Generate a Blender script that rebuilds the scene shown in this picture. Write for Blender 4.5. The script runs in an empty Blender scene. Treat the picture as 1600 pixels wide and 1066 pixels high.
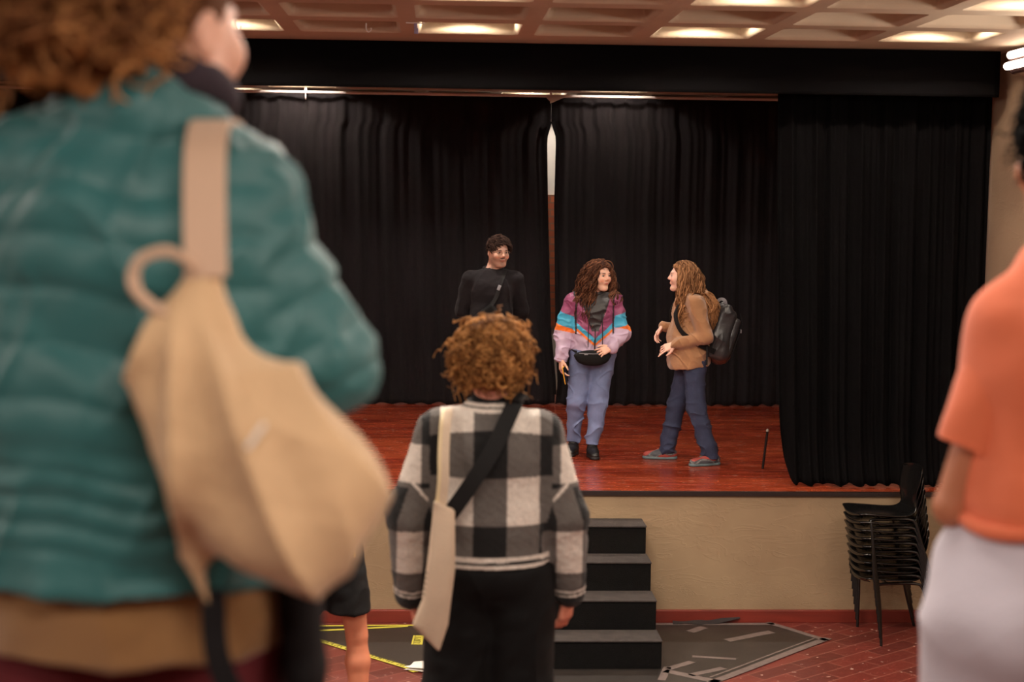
import bpy, math, random
import numpy as np
from mathutils import Vector, Matrix
R = math.radians
C = bpy.context.scene.collection
SC = bpy.context.scene

# ---------------------------------------------------------------- camera, world, exposure
cam_d = bpy.data.cameras.new('camera'); cam = bpy.data.objects.new('camera', cam_d); C.objects.link(cam)
cam_d.sensor_width = 36; cam_d.lens = 55.125
cam_d.clip_start = .05
yaw, pit, rol = .0469, .0875, .0128
fw = Vector((math.sin(yaw)*math.cos(pit), math.cos(yaw)*math.cos(pit), -math.sin(pit)))
rt = Vector((math.cos(yaw), -math.sin(yaw), 0)); up = rt.cross(fw)
rt2 = rt*math.cos(rol)+up*math.sin(rol); up2 = -rt*math.sin(rol)+up*math.cos(rol)
cam.matrix_world = Matrix(((rt2.x, up2.x, -fw.x, 0), (rt2.y, up2.y, -fw.y, 0), (rt2.z, up2.z, -fw.z, 2.986), (0, 0, 0, 1)))
cam_d.dof.use_dof = True; cam_d.dof.focus_distance = 11.8; cam_d.dof.aperture_fstop = 2.7
SC.camera = cam
SC.view_settings.view_transform = 'Standard'; SC.view_settings.look = 'None'
SC.view_settings.gamma = 1; SC.view_settings.use_curve_mapping = False
SC.view_settings.exposure = 0.0
w = bpy.data.worlds.new('world'); SC.world = w; w.use_nodes = True
w.node_tree.nodes['Background'].inputs[0].default_value = (1, .88, .8, 1)
w.node_tree.nodes['Background'].inputs[1].default_value = .08

def area(name, loc, rot, sx, sy, power, col):
    l = bpy.data.lights.new(name, 'AREA'); l.shape = 'RECTANGLE'; l.size = sx; l.size_y = sy; l.energy = power; l.color = col
    o = bpy.data.objects.new(name, l); C.objects.link(o); o.location = loc; o.rotation_euler = rot
    return o
# unseen area lights above the audience, the far row strengthened to light the stage
HALL = 1.6
for i, (x, y, p) in enumerate([(-2.6, .2, 34), (.4, .2, 34), (3.0, .2, 60), (-2.6, 3.4, 24), (.6, 3.4, 20), (-3, 6.8, 80), (.3, 6.8, 110), (3, 6.8, 40)]):
    area('hall_light', (x, y, 4.06), (0, 0, 0), 1.2, .35, p*HALL, (1, .88, .76))

# unseen side-wall area lights added to brighten ceiling ribs (real fitting modelled below)
for y, p in ((8.6, 14), (5.0, 22), (1.0, 18)):
    area('side_fill_light', (3.84, y, 3.80), (0, R(100), 0), .22, 1.3, p*HALL, (1, .88, .78))
    area('side_fill_light', (-6.05, y, 3.80), (0, R(-100), 0), .22, 1.3, p*HALL, (1, .88, .78))

# ---------------------------------------------------------------- helpers
def lin(c):
    c = [v/255 if max(c) > 1 else v for v in c[:3]]
    return tuple(((v+.055)/1.055)**2.4 if v > .04045 else v/12.92 for v in c)+(1,)

def mat(name, col=(.5, .5, .5), rough=.7, attr=False, metal=0, bump=0, bscale=60, var=0, vscale=4, sheen=0, spec=.5, emit=None, es=0, coat=0, sss=0, stretch=None, attrvar=True):
    m = bpy.data.materials.new(name); m.use_nodes = True; nt = m.node_tree; N = nt.nodes; L = nt.links
    b = N['Principled BSDF']; b.inputs['Base Color'].default_value = lin(col); b.inputs['Roughness'].default_value = rough
    b.inputs['Metallic'].default_value = metal; b.inputs['Specular IOR Level'].default_value = spec
    b.inputs['Sheen Weight'].default_value = sheen; b.inputs['Coat Weight'].default_value = coat
    if sss:
        b.inputs['Subsurface Weight'].default_value = sss; b.inputs['Subsurface Radius'].default_value = (1, .35, .2); b.inputs['Subsurface Scale'].default_value = .012
    if emit:
        b.inputs['Emission Color'].default_value = lin(emit); b.inputs['Emission Strength'].default_value = es
    tc = N.new('ShaderNodeTexCoord'); mp = N.new('ShaderNodeMapping'); L.new(tc.outputs['Object'], mp.inputs[0])
    if stretch: mp.inputs['Scale'].default_value = stretch
    src = None
    if attr:
        a = N.new('ShaderNodeVertexColor'); a.layer_name = 'Col'; src = a.outputs[0]
        L.new(src, b.inputs['Base Color'])
    if var:
        n = N.new('ShaderNodeTexNoise'); n.inputs['Scale'].default_value = vscale; n.inputs['Detail'].default_value = 5
        L.new(mp.outputs[0], n.inputs['Vector'])
        mr = N.new('ShaderNodeMapRange'); mr.inputs[1].default_value = .3; mr.inputs[2].default_value = .7
        mr.inputs[3].default_value = 1-var; mr.inputs[4].default_value = 1+var; L.new(n.outputs[0], mr.inputs[0])
        mx = N.new('ShaderNodeVectorMath'); mx.operation = 'SCALE'
        if src: L.new(src, mx.inputs[0])
        else: mx.inputs[0].default_value = lin(col)[:3]
        L.new(mr.outputs[0], mx.inputs['Scale']); L.new(mx.outputs[0], b.inputs['Base Color'])
    if bump:
        n = N.new('ShaderNodeTexNoise'); n.inputs['Scale'].default_value = bscale; n.inputs['Detail'].default_value = 4
        L.new(mp.outputs[0], n.inputs['Vector'])
        bp = N.new('ShaderNodeBump'); bp.inputs['Strength'].default_value = bump; bp.inputs['Distance'].default_value = .01
        L.new(n.outputs[0], bp.inputs['Height']); L.new(bp.outputs[0], b.inputs['Normal'])
    return m

def link(name, me, parent=None):
    o = bpy.data.objects.new(name, me); C.objects.link(o)
    if parent is not None: o.parent = parent
    return o
def tag(o, label=None, cat=None, group=None, kind=None):
    if label: o['label'] = label
    if cat: o['category'] = cat
    if group: o['group'] = group
    if kind: o['kind'] = kind
    return o
def thing(name, label, cat, loc=(0, 0, 0), rz=0, group=None):
    o = bpy.data.objects.new(name, None); C.objects.link(o); o.location = loc; o.rotation_euler = (0, 0, rz); o.empty_display_size = .1
    return tag(o, label, cat, group)

def mesh_np(name, V, Q, m=None, parent=None, col=None, smooth=True):
    """V (n,3), Q (k,4) or list of faces"""
    me = bpy.data.meshes.new(name)
    if isinstance(Q, np.ndarray):
        k, s = Q.shape
        me.vertices.add(len(V)); me.vertices.foreach_set('co', np.asarray(V, np.float32).ravel())
        me.loops.add(k*s); me.loops.foreach_set('vertex_index', Q.astype(np.int32).ravel())
        me.polygons.add(k); me.polygons.foreach_set('loop_start', np.arange(0, k*s, s, dtype=np.int32))
        try: me.polygons.foreach_set('loop_total', np.full(k, s, dtype=np.int32))
        except Exception: pass
        me.update(calc_edges=True); me.validate()
    else:
        me.from_pydata([tuple(v) for v in V], [], [tuple(q) for q in Q]); me.update()
    if smooth: me.polygons.foreach_set('use_smooth', np.ones(len(me.polygons), bool))
    if col is not None:
        a = me.color_attributes.new('Col', 'FLOAT_COLOR', 'POINT')
        c = np.ones((len(V), 4), np.float32); c[:, :3] = col[:, :3] if col.ndim == 2 else col[:3]
        a.data.foreach_set('color', c.ravel())
    if m: me.materials.append(m)
    return link(name, me, parent)

class MB:
    """collects simple shapes into one mesh"""
    def __init__(s): s.v = []; s.f = []
    def add(s, V, F):
        n = len(s.v); s.v += [tuple(map(float, v)) for v in V]; s.f += [tuple(i+n for i in f) for f in F]; return s
    def box(s, c, d, rot=None, bev=0):
        import bmesh
        bm = bmesh.new(); bmesh.ops.create_cube(bm, size=1)
        for v in bm.verts: v.co = Vector((v.co.x*d[0], v.co.y*d[1], v.co.z*d[2]))
        if bev: bmesh.ops.bevel(bm, geom=list(bm.edges), offset=bev, segments=2, affect='EDGES', profile=.5)
        M = rot if rot is not None else Matrix.Identity(3)
        V = [M @ v.co + Vector(c) for v in bm.verts]; bm.verts.index_update()
        F = [[v.index for v in f.verts] for f in bm.faces]; bm.free()
        return s.add(V, F)
    def tube(s, pts, r, k=10, cap=True):
        pts = [Vector(p) for p in pts]; n = len(pts); rs = r if isinstance(r, (list, tuple)) else [r]*n
        T = [(pts[min(i+1, n-1)]-pts[max(i-1, 0)]).normalized() for i in range(n)]
        u = T[0].orthogonal().normalized(); V = []
        for i in range(n):
            u = (u-T[i]*u.dot(T[i])).normalized(); w_ = T[i].cross(u)
            for j in range(k):
                a = 2*math.pi*j/k; V.append(pts[i]+(u*math.cos(a)+w_*math.sin(a))*rs[i])
        F = [(i*k+j, i*k+(j+1) % k, (i+1)*k+(j+1) % k, (i+1)*k+j) for i in range(n-1) for j in range(k)]
        if cap: F += [tuple(range(k-1, -1, -1)), tuple(range((n-1)*k, n*k))]
        return s.add(V, F)
    def strap(s, pts, wid, th, nrm):
        """flat band through pts; nrm = outward normal per point (or one); width across"""
        pts = [Vector(p) for p in pts]; n = len(pts)
        nr = [Vector(a).normalized() for a in (nrm if isinstance(nrm[0], (tuple, list, Vector)) else [nrm]*n)]
        ws = wid if isinstance(wid, (list, tuple)) else [wid]*n
        V = []
        for i in range(n):
            t = (pts[min(i+1, n-1)]-pts[max(i-1, 0)]).normalized(); c = t.cross(nr[i]).normalized()
            for a, b in ((-.5, -.5), (.5, -.5), (.5, .5), (-.5, .5)): V.append(pts[i]+c*ws[i]*a+nr[i]*th*b)
        F = [(i*4+j, i*4+(j+1) % 4, (i+1)*4+(j+1) % 4, (i+1)*4+j) for i in range(n-1) for j in range(4)]+[(3, 2, 1, 0), (n*4-4, n*4-3, n*4-2, n*4-1)]
        return s.add(V, F)
    def prism(s, poly, z0, z1):
        n = len(poly); V = [(x, y, z0) for x, y in poly]+[(x, y, z1) for x, y in poly]
        return s.add(V, [tuple(range(n-1, -1, -1)), tuple(range(n, 2*n))]+[(i, (i+1) % n, (i+1) % n+n, i+n) for i in range(n)])
    def build(s, name, m, parent=None, smooth=False):
        import bmesh
        me = bpy.data.meshes.new(name); me.from_pydata(s.v, [], s.f); me.update()
        bm = bmesh.new(); bm.from_mesh(me); bmesh.ops.recalc_face_normals(bm, faces=bm.faces); bm.to_mesh(me); bm.free()
        if smooth:
            me.polygons.foreach_set('use_smooth', np.ones(len(me.polygons), bool))
            try: me.set_sharp_from_angle(angle=R(45))
            except Exception: pass
        me.materials.append(m)
        return link(name, me, parent)
def spline(pts, n):
    """Catmull-Rom through pts"""
    P = [Vector(p) for p in pts]; P = [P[0]*2-P[1]]+P+[P[-1]*2-P[-2]]; out = []; k = len(P)-3
    for i in range(n):
        t = i/(n-1)*k; j = min(int(t), k-1); t -= j; a, b, c, d = P[j:j+4]
        out.append(.5*((2*b)+(c-a)*t+(2*a-5*b+4*c-d)*t*t+(3*b-a-3*c+d)*t**3))
    return out
# ---------------------------------------------------------------- the hall and the stage
D, HC, SH = 11.0, 4.10, .95        # stage front plane, ceiling height, stage height
XR, XL, YB, Y0 = 4.02, -6.2, 17.1, -2.5

def node_mat(name, rough=.6):
    m = bpy.data.materials.new(name); m.use_nodes = True; nt = m.node_tree
    b = nt.nodes['Principled BSDF']; b.inputs['Roughness'].default_value = rough
    return m, nt, b
def ramp(nt, stops, src):
    r = nt.nodes.new('ShaderNodeValToRGB'); e = r.color_ramp.elements
    e[0].position, e[0].color = stops[0][0], lin(stops[0][1]); e[1].position, e[1].color = stops[-1][0], lin(stops[-1][1])
    for p, c in stops[1:-1]:
        x = e.new(p); x.color = lin(c)
    nt.links.new(src, r.inputs[0]); return r.outputs[0]
def noise(nt, vec, scale, detail=5, dist=0):
    n = nt.nodes.new('ShaderNodeTexNoise'); n.inputs['Scale'].default_value = scale; n.inputs['Detail'].default_value = detail; n.inputs['Distortion'].default_value = dist
    nt.links.new(vec, n.inputs['Vector']); return n.outputs[0]
def coords(nt, scale=(1, 1, 1), rot=(0, 0, 0)):
    t = nt.nodes.new('ShaderNodeTexCoord'); m = nt.nodes.new('ShaderNodeMapping'); m.inputs['Scale'].default_value = scale; m.inputs['Rotation'].default_value = rot
    nt.links.new(t.outputs['Object'], m.inputs[0]); return m.outputs[0]
def mixc(nt, fac, a, b, mode='MIX'):
    m = nt.nodes.new('ShaderNodeMix'); m.data_type = 'RGBA'; m.blend_type = mode
    for s, v in ((0, fac), (6, a), (7, b)):
        if isinstance(v, (int, float)): m.inputs[s].default_value = v
        elif isinstance(v, tuple): m.inputs[s].default_value = lin(v)
        else: nt.links.new(v, m.inputs[s])
    return m.outputs[2]
def bumpn(nt, b, h, st=.3, dist=.01):
    n = nt.nodes.new('ShaderNodeBump'); n.inputs['Strength'].default_value = st; n.inputs['Distance'].default_value = dist
    nt.links.new(h, n.inputs['Height']); nt.links.new(n.outputs[0], b.inputs['Normal'])

# stage boards: long red-brown boards running across, worn, with pale paint flecks
m_stage, nt, b = node_mat('stage_boards', .38)
br = nt.nodes.new('ShaderNodeTexBrick'); nt.links.new(coords(nt), br.inputs[0])
br.inputs['Scale'].default_value = 1; br.inputs['Brick Width'].default_value = 2.4; br.inputs['Row Height'].default_value = .09; br.inputs['Mortar Size'].default_value = .003
br.inputs['Color1'].default_value = lin((132, 47, 27)); br.inputs['Color2'].default_value = lin((100, 34, 20)); br.inputs['Mortar'].default_value = lin((40, 14, 10))
gr = noise(nt, coords(nt, (.35, 9, 1)), 4, 6, .6)
c1 = mixc(nt, .45, br.outputs[0], ramp(nt, [(.3, (82, 26, 16)), (.55, (142, 52, 29)), (.78, (184, 82, 46))], gr))
patch = ramp(nt, [(.42, (0, 0, 0)), (.7, (255, 255, 255))], noise(nt, coords(nt, (.5, 1.6, 1)), 1.7, 4))
c2 = mixc(nt, patch, c1, mixc(nt, .6, c1, (174, 78, 45)))
fl = noise(nt, coords(nt, (6, 22, 1)), 2.6, 2)
c3 = mixc(nt, ramp(nt, [(.70, (0, 0, 0)), (.715, (220, 220, 220))], fl), c2, (196, 160, 140))
nt.links.new(c3, b.inputs['Base Color'])
nt.links.new(ramp(nt, [(.3, (95, 95, 95)), (.7, (165, 165, 165))], noise(nt, coords(nt, (1, 5, 1)), 3)), b.inputs['Roughness'])
bumpn(nt, b, br.outputs[1], -.15, .004)

# hall floor: dark red parquet tiles laid diagonally
m_floor, nt, b = node_mat('red_parquet', .42)
br = nt.nodes.new('ShaderNodeTexBrick'); nt.links.new(coords(nt, rot=(0, 0, R(-38))), br.inputs[0])
br.inputs['Scale'].default_value = 1; br.inputs['Brick Width'].default_value = .42; br.inputs['Row Height'].default_value = .14; br.inputs['Mortar Size'].default_value = .0028
br.inputs['Color1'].default_value = lin((106, 42, 34)); br.inputs['Color2'].default_value = lin((84, 32, 27)); br.inputs['Mortar'].default_value = lin((146, 92, 78))
c1 = mixc(nt, ramp(nt, [(.35, (0, 0, 0)), (.75, (150, 150, 150))], noise(nt, coords(nt), 5)), br.outputs[0], (84, 34, 28))
c2 = mixc(nt, ramp(nt, [(.70, (0, 0, 0)), (.712, (255, 255, 255))], noise(nt, coords(nt, (9, 14, 1)), 2.2, 2)), c1, (205, 180, 165))
nt.links.new(c2, b.inputs['Base Color'])

# aged beige plaster
def plaster(name, base, dark, bs=.25):
    m, nt, b = node_mat(name, .75)
    n = noise(nt, coords(nt), 1.3, 7, .3)
    c = ramp(nt, [(.3, dark), (.6, base)], n)
    sc = noise(nt, coords(nt, (1, 1, .35)), 7, 6, 2.2)
    c = mixc(nt, ramp(nt, [(.655, (0, 0, 0)), (.675, (110, 110, 110)), (.70, (0, 0, 0))], sc), c, dark)
    nt.links.new(c, b.inputs['Base Color'])
    cr = noise(nt, coords(nt, (1, 1, 2.5)), 3.2, 6, 1.2)
    h1 = ramp(nt, [(.45, (120, 120, 120)), (.5, (170, 170, 170)), (.55, (120, 120, 120))], cr)
    # flaking paint in a band just above the skirting, and a few scratches
    tcn = nt.nodes.new('ShaderNodeTexCoord'); sx = nt.nodes.new('ShaderNodeSeparateXYZ'); nt.links.new(tcn.outputs['Object'], sx.inputs[0])
    band = ramp(nt, [(.10, (255, 255, 255)), (.24, (255, 255, 255)), (.30, (0, 0, 0))], sx.outputs[2])
    fk = noise(nt, coords(nt, (1, 1, 3.5)), 4.5, 7, 2.0)
    fl_ = ramp(nt, [(.47, (90, 90, 90)), (.50, (255, 255, 255)), (.53, (90, 90, 90))], fk)
    h2 = mixc(nt, band, h1, fl_)
    bumpn(nt, b, h2, bs*1.3, .012)
    return m
m_front = plaster('stage_front_plaster', (148, 125, 97), (128, 105, 80), .22)
m_wall = plaster('hall_plaster', (146, 120, 98), (130, 104, 84))
m_ceil = plaster('painted_concrete', (196, 178, 154), (178, 160, 136), .15)
m_base = mat('red_painted_skirting', (106, 34, 23), .45, var=.2, vscale=6, stretch=(.4, 1, 3))
m_white = mat('white_paint', (220, 214, 205), .6)
m_steps = mat('black_step_carpet', (9, 8, 8), .95, spec=.15, bump=.4, bscale=180, var=.25, vscale=30)
m_tread = mat('tread_carpet', (46, 39, 37), .9, bump=.5, bscale=220, var=.35, vscale=14)  # treads get a paler carpet colour than the step blocks
m_tier = mat('tier_floor', (90, 44, 36), .6, var=.2)

def struct(o): o['kind'] = 'structure'; return o
# floor, stage floor
struct(MB().box((-1.1, 4.3, -.05), (10.3, 13.4, .1)).build('floor', m_floor))
struct(MB().box(((XL+XR)/2, (D+YB)/2+.01, SH-.03), (XR-XL, YB-D-.02, .06)).build('floor_stage', m_stage))
struct(MB().box(((XL+XR)/2, D+.06, (SH-.03)/2), (XR-XL, .1, SH-.031)).build('wall_stage_front', m_front))
struct(MB().box(((XL+XR)/2, D-.008, .045), (XR-XL, .035, .09), bev=.004).build('baseboard_stage', m_base))
struct(MB().box(((XL+XR)/2, D+.006, SH-.014), (XR-XL, .032, .030)).build('trim_1', mat('stage_edge', (26, 11, 9), .5)))
struct(MB().box((XR+.1, (Y0+YB)/2, HC/2), (.2, YB-Y0+.4, HC)).build('wall_right', m_wall))
struct(MB().box((XL-.1, (Y0+YB)/2, HC/2), (.2, YB-Y0+.4, HC)).build('wall_left', m_wall))
struct(MB().box(((XL+XR)/2, Y0-.1, HC/2), (XR-XL+.4, .2, HC)).build('wall_rear', m_wall))
# back wall of the stage: white plaster with a bare brick course in the middle
m_back, nt, b = node_mat('back_wall_brick', .8)
br = nt.nodes.new('ShaderNodeTexBrick'); nt.links.new(coords(nt, rot=(R(90), 0, 0)), br.inputs[0])
br.inputs['Scale'].default_value = 1; br.inputs['Brick Width'].default_value = .24; br.inputs['Row Height'].default_value = .075; br.inputs['Mortar Size'].default_value = .008
br.inputs['Color1'].default_value = lin((168, 88, 52)); br.inputs['Color2'].default_value = lin((140, 70, 42)); br.inputs['Mortar'].default_value = lin((120, 84, 64))
nt.links.new(br.outputs[0], b.inputs['Base Color'])
struct(MB().box(((XL+XR)/2, YB+.1, HC/2), (XR-XL, .2, HC)).build('wall_back', m_white))
struct(MB().box(((XL+XR)/2, YB-.012, 2.36), (XR-XL, .024, 1.45)).build('wall_back_brick', m_back))
# stepped tiers the audience stands on (below the picture)
for i, (y0, y1, z) in enumerate([(Y0, 2.38, 1.70), (2.38, 3.7, 1.42), (3.7, 5.6, .95), (5.6, 7.85, .41)]):
    struct(MB().box((-1.1, (y0+y1)/2, z/2), (10.2, y1-y0, z)).build('floor_tier_%d' % (i+1), m_tier))

# coffered ceiling: one mesh, tapering square coffers
PX, PY, OW = .768, .8536, .663
cols = [1.38+PX*k for k in range(-9, 4)]                       # left edges of the openings
rows = [10.538-PY*r for r in range(0, 15)]                     # far edges, hall side
srows = [12.30+PY*r for r in range(0, 6)]                      # far edges, over the stage
xs_ = [(c, c+OW) for c in cols if c > XL+.05 and c+OW < XR+.3]
xs_[-1] = (xs_[-1][0], min(xs_[-1][1], XR-.08))
ys_ = sorted([(r-OW, r) for r in rows if r-OW > Y0]+[(r-OW, r) for r in srows])
V = []; F = []
def quad(a, b_, c, d):
    n = len(V); V.extend([a, b_, c, d]); F.append((n, n+1, n+2, n+3))
xe = [XL]+[v for p in xs_ for v in p]+[XR]; ye = [Y0]+[v for p in ys_ for v in p]+[YB]
DEP, TP, BV = .30, .055, .018
for i in range(len(xe)-1):
    for j in range(len(ye)-1):
        x0, x1, y0, y1 = xe[i], xe[i+1], ye[j], ye[j+1]
        if i % 2 == 1 and j % 2 == 1:
            rings = []
            for z, ins in ((0, 0), (.012, .02), (.03, .028), (DEP-.05, TP), (DEP-.012, TP+.02), (DEP, TP+.06)):
                ring = []
                rr = .045
                for cx, cy, a0 in ((x1-ins-rr, y1-ins-rr, 0), (x0+ins+rr, y1-ins-rr, 90), (x0+ins+rr, y0+ins+rr, 180), (x1-ins-rr, y0+ins+rr, 270)):
                    for q in range(4):
                        a = R(a0+q*30); ring.append((cx+rr*math.cos(a), cy+rr*math.sin(a), HC+z))
                rings.append(ring)
            n0 = len(V)
            for rg in rings: V.extend(rg)
            for k in range(len(rings)-1):
                for q in range(16):
                    F.append((n0+k*16+q, n0+k*16+(q+1) % 16, n0+(k+1)*16+(q+1) % 16, n0+(k+1)*16+q))
            F.append(tuple(n0+(len(rings)-1)*16+q for q in range(16)))
            # corner fillers of the flat face
            cs = [(x1, y1), (x0, y1), (x0, y0), (x1, y0)]
            for k in range(4):
                n = len(V); V.append((cs[k][0], cs[k][1], HC)); F.append((n,)+tuple(n0+k*4+q for q in range(4)))
        else:
            quad((x0, y0, HC), (x0, y1, HC), (x1, y1, HC), (x1, y0, HC))
me = bpy.data.meshes.new('ceiling'); me.from_pydata(V, [], F); me.update(); me.materials.append(m_ceil)
import bmesh
bm = bmesh.new(); bm.from_mesh(me); bmesh.ops.remove_doubles(bm, verts=bm.verts, dist=.0005); bm.to_mesh(me); bm.free()
me.polygons.foreach_set('use_smooth', np.ones(len(me.polygons), bool))
try: me.set_sharp_from_angle(angle=R(50))
except Exception: pass
struct(link('ceiling', me))
struct(MB().box(((XL+XR)/2, (Y0+YB)/2, HC+.42), (XR-XL+.4, YB-Y0+.4, .1)).build('ceiling_slab', m_ceil))

# lamps inside the lit coffers
m_dish = mat('lamp_dish', (225, 220, 210), .5)
m_bulb = mat('lamp_bulb', (255, 240, 215), .3, emit=(255, 226, 180), es=14)
def lamp(x, y, power, label, group, col=(1, .86, .70)):
    t = thing('ceiling_lamp', label, 'ceiling lamp', (x, y, HC+.27), 0, group)
    mb = MB(); V = []; k = 20
    prof = [(.03, .0), (.05, -.0), (.12, -.03), (.17, -.164), (.165, -.164), (.115, -.035), (.04, -.01)]
    for r_, z in prof:
        for j in range(k): V.append((r_*math.cos(2*math.pi*j/k), r_*math.sin(2*math.pi*j/k), z))
    mb.add(V, [(i*k+j, i*k+(j+1) % k, (i+1)*k+(j+1) % k, (i+1)*k+j) for i in range(len(prof)-1) for j in range(k)])
    mb.tube([(0, 0, .03), (0, 0, -.02)], .03, 12)
    mb.build('reflector', m_dish, t, True)
    mb = MB(); mb.tube([(0, 0, -.01), (0, 0, -.018), (0, 0, -.028), (0, 0, -.034)], [.015, .032, .03, .008], 12); mb.build('bulb', m_bulb, t, True)
    l = bpy.data.lights.new('lamp_light', 'POINT'); l.energy = power; l.shadow_soft_size = .03; l.color = col
    o = bpy.data.objects.new('lamp_light', l); C.objects.link(o); o.location = (x, y, HC+.185)
for k, lab in ((-6, 'far left of the front row'), (-4, None), (-2, 'left lit coffer of the front row'), (0, 'middle lit coffer of the front row'), (2, 'right lit coffer of the front row')):
    for r_ in (0, 2, 4):
        x = 1.38+PX*k+OW/2; y = 10.538-PY*r_-OW/2
        lamp(x, y, (60, 46, 30)[r_//2], 'round white reflector lamp recessed in a square ceiling coffer of the hall', 'lamps in the hall coffers')
for x, y, p in ((-1.35, 15.4, 38), (1.75, 15.4, 22), (.2, 12.8, 150), (2.6, 12.8, 90), (-3.0, 13.2, 80), (1.0, 16.3, 60), (-2.2, 16.3, 40)):
    i = min(range(len(xs_)), key=lambda a: abs((xs_[a][0]+xs_[a][1])/2-x)); j = min(range(len(ys_)), key=lambda a: abs((ys_[a][0]+ys_[a][1])/2-y))
    lamp(sum(xs_[i])/2, sum(ys_[j])/2, p, 'round white reflector lamp recessed in a ceiling coffer above the stage', 'lamps in the coffers above the stage', (1, .88, .78))

# ---------------------------------------------------------------- curtains
m_cloth = mat('black_drape', (24, 20, 22), .9, spec=.15, sheen=.06, bump=.15, bscale=120, var=.3, vscale=2.5, stretch=(3, 3, .35))
m_velvet = mat('black_velvet', (7, 6, 7), .95, spec=.05, bump=.1, bscale=90)
rng = np.random.RandomState(3)
def drape(name, xl, xr, yc, zt, zb, folds, amp, m, seed, label, thick=.012, edge=None, nx=260, nz=60, toplift=0):
    """hanging cloth; xl/xr may be functions of height fraction v (0 bottom, 1 top)"""
    r_ = np.random.RandomState(seed); u = np.linspace(0, 1, nx)[:, None]; v = np.linspace(0, 1, nz)[None, :]
    XLv = np.array([[xl(t) if callable(xl) else xl for t in v[0]]]); XRv = np.array([[xr(t) if callable(xr) else xr for t in v[0]]])
    x = XLv+(XRv-XLv)*u; z = zb+(zt-zb)*v+0*x
    ph = u*folds*2*math.pi
    w_ = sum(a*np.sin(ph*f+p+.5*np.sin(v*2.3+p)) for a, f, p in ((.55, 1, r_.rand()*6), (.3, 1.73, r_.rand()*6), (.25, .47, r_.rand()*6), (.16, 3.1, r_.rand()*6)))
    y = yc+amp*w_*(1.15-.45*v)+amp*.3*np.sin(v*9+u*40)*(1-v)**3
    if amp > .01: z[:, 0] += .01*np.sin(u[:, 0]*folds*9)+.006*np.abs(np.sin(u[:, 0]*folds*2.2+1))
    if edge: x, y, z = edge(x, y, z, u, v)
    P = np.stack([x, y, z], -1).reshape(-1, 3); Q = P.copy(); Q[:, 1] += thick
    idx = np.arange(nx*nz).reshape(nx, nz)
    f = np.stack([idx[:-1, :-1], idx[1:, :-1], idx[1:, 1:], idx[:-1, 1:]], -1).reshape(-1, 4)
    n = nx*nz; f2 = f[:, ::-1]+n
    rim = []
    for line in (idx[:, 0], idx[:, -1][::-1], idx[0, ::-1], idx[-1, :]):
        for a, b_ in zip(line[:-1], line[1:]): rim.append((b_, a, a+n, b_+n))
    o = mesh_np(name, np.vstack([P, Q]), np.vstack([f, f2, np.array(rim)]), m)
    return tag(o, label, 'curtain')
ZG = [.95, 1.15, 1.7, 3.0, 3.6, 3.72, 3.79, 4.05]
def gapL(t): return float(np.interp(SH+(4.045-SH)*t, ZG, [1.190, 1.188, 1.128, 1.078, 1.060, 1.068, 1.104, 1.104]))   # edges of the two back curtains, by height
def gapR(t): return float(np.interp(SH+(4.045-SH)*t, ZG, [1.192, 1.212, 1.182, 1.150, 1.158, 1.150, 1.108, 1.108]))
drape('stage_curtain', XL+.1, lambda t: gapL(t)-(0 if t > .9 else .006), 15.78, 4.045, SH+.004, 26, .032, m_cloth, 1, 'long black curtain across the back of the stage, left of the slit', nx=620)
drape('stage_curtain', lambda t: gapR(t), XR-.05, 15.80, 4.045, SH+.004, 13, .030, m_cloth, 2, 'long black curtain across the back of the stage, right of the slit', nx=360)
# side drape at the right, near the stage front: bottom left corner billows out
def edgeR(x, y, z, u, v):
    k = (1-u)**6
    lift = .30*np.clip(1-u/.075, 0, 1)**2.2
    z = np.where(v < .35, z+lift*(1-v/.35)**2, z)
    y = y-.10*np.clip(1-v/.16, 0, 1)**2*(.4+.6*np.sin(u*3.1))
    return x, y, z
drape('stage_curtain', lambda t: 2.425+.095*(1-t)**1.2, XR-.02, 11.30, 4.06, SH+.012, 9, .05, m_velvet, 5, 'heavy black side curtain at the right end of the stage front', edge=edgeR, nx=300)
drape('stage_curtain', XL+.02, -3.3, 11.30, 4.06, SH+.012, 9, .05, m_velvet, 6, 'heavy black side curtain at the left end of the stage front', nx=200)
o = drape('stage_valance', XL+.02, 3.93, 10.99, 4.094, 3.775, 3, .004, m_velvet, 7, 'flat black valance along the top of the stage opening', nx=200, nz=14)
o['category'] = 'valance'
# white rod of the back curtain with its hooks
t = thing('curtain_rod', 'long white curtain rod under the ceiling at the back of the stage', 'curtain rod', (0, 15.69, 4.055))
m_rod = mat('white_rod', (225, 215, 210), .35)
MB().tube([(XL+.1, 0, 0), (XR-.05, 0, 0)], .014, 10).build('rail', m_rod, t, True)
for x in (-4.6, -1.33, 1.09, 3.4):
    MB().box((x, .0, .02), (.02, .03, .04)).tube(spline([(x, -.01, 0), (x, -.02, -.05), (x, -.005, -.07), (x, .012, -.05)], 10), .005, 8).build('hook', m_rod, t, True)
# small white cloth tag pinned at the parting
mb = MB(); mb.add([(-.03, -.0, 0), (.2, 0, 0), (.12, -.004, -.03), (.02, -.008, -.075), (-.03, -.01, -.03)], [(0, 4, 3, 2, 1)]); mb.add([(-.03, .004, 0), (.2, .004, 0), (.12, .0, -.03), (.02, -.004, -.075), (-.03, -.006, -.03)], [(0, 1, 2, 3, 4)])
o = mb.build('cloth_tag', m_white); o.location = (1.08, 15.676, 4.06); tag(o, 'small white cloth scrap hanging where the two back curtains meet', 'cloth')
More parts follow.
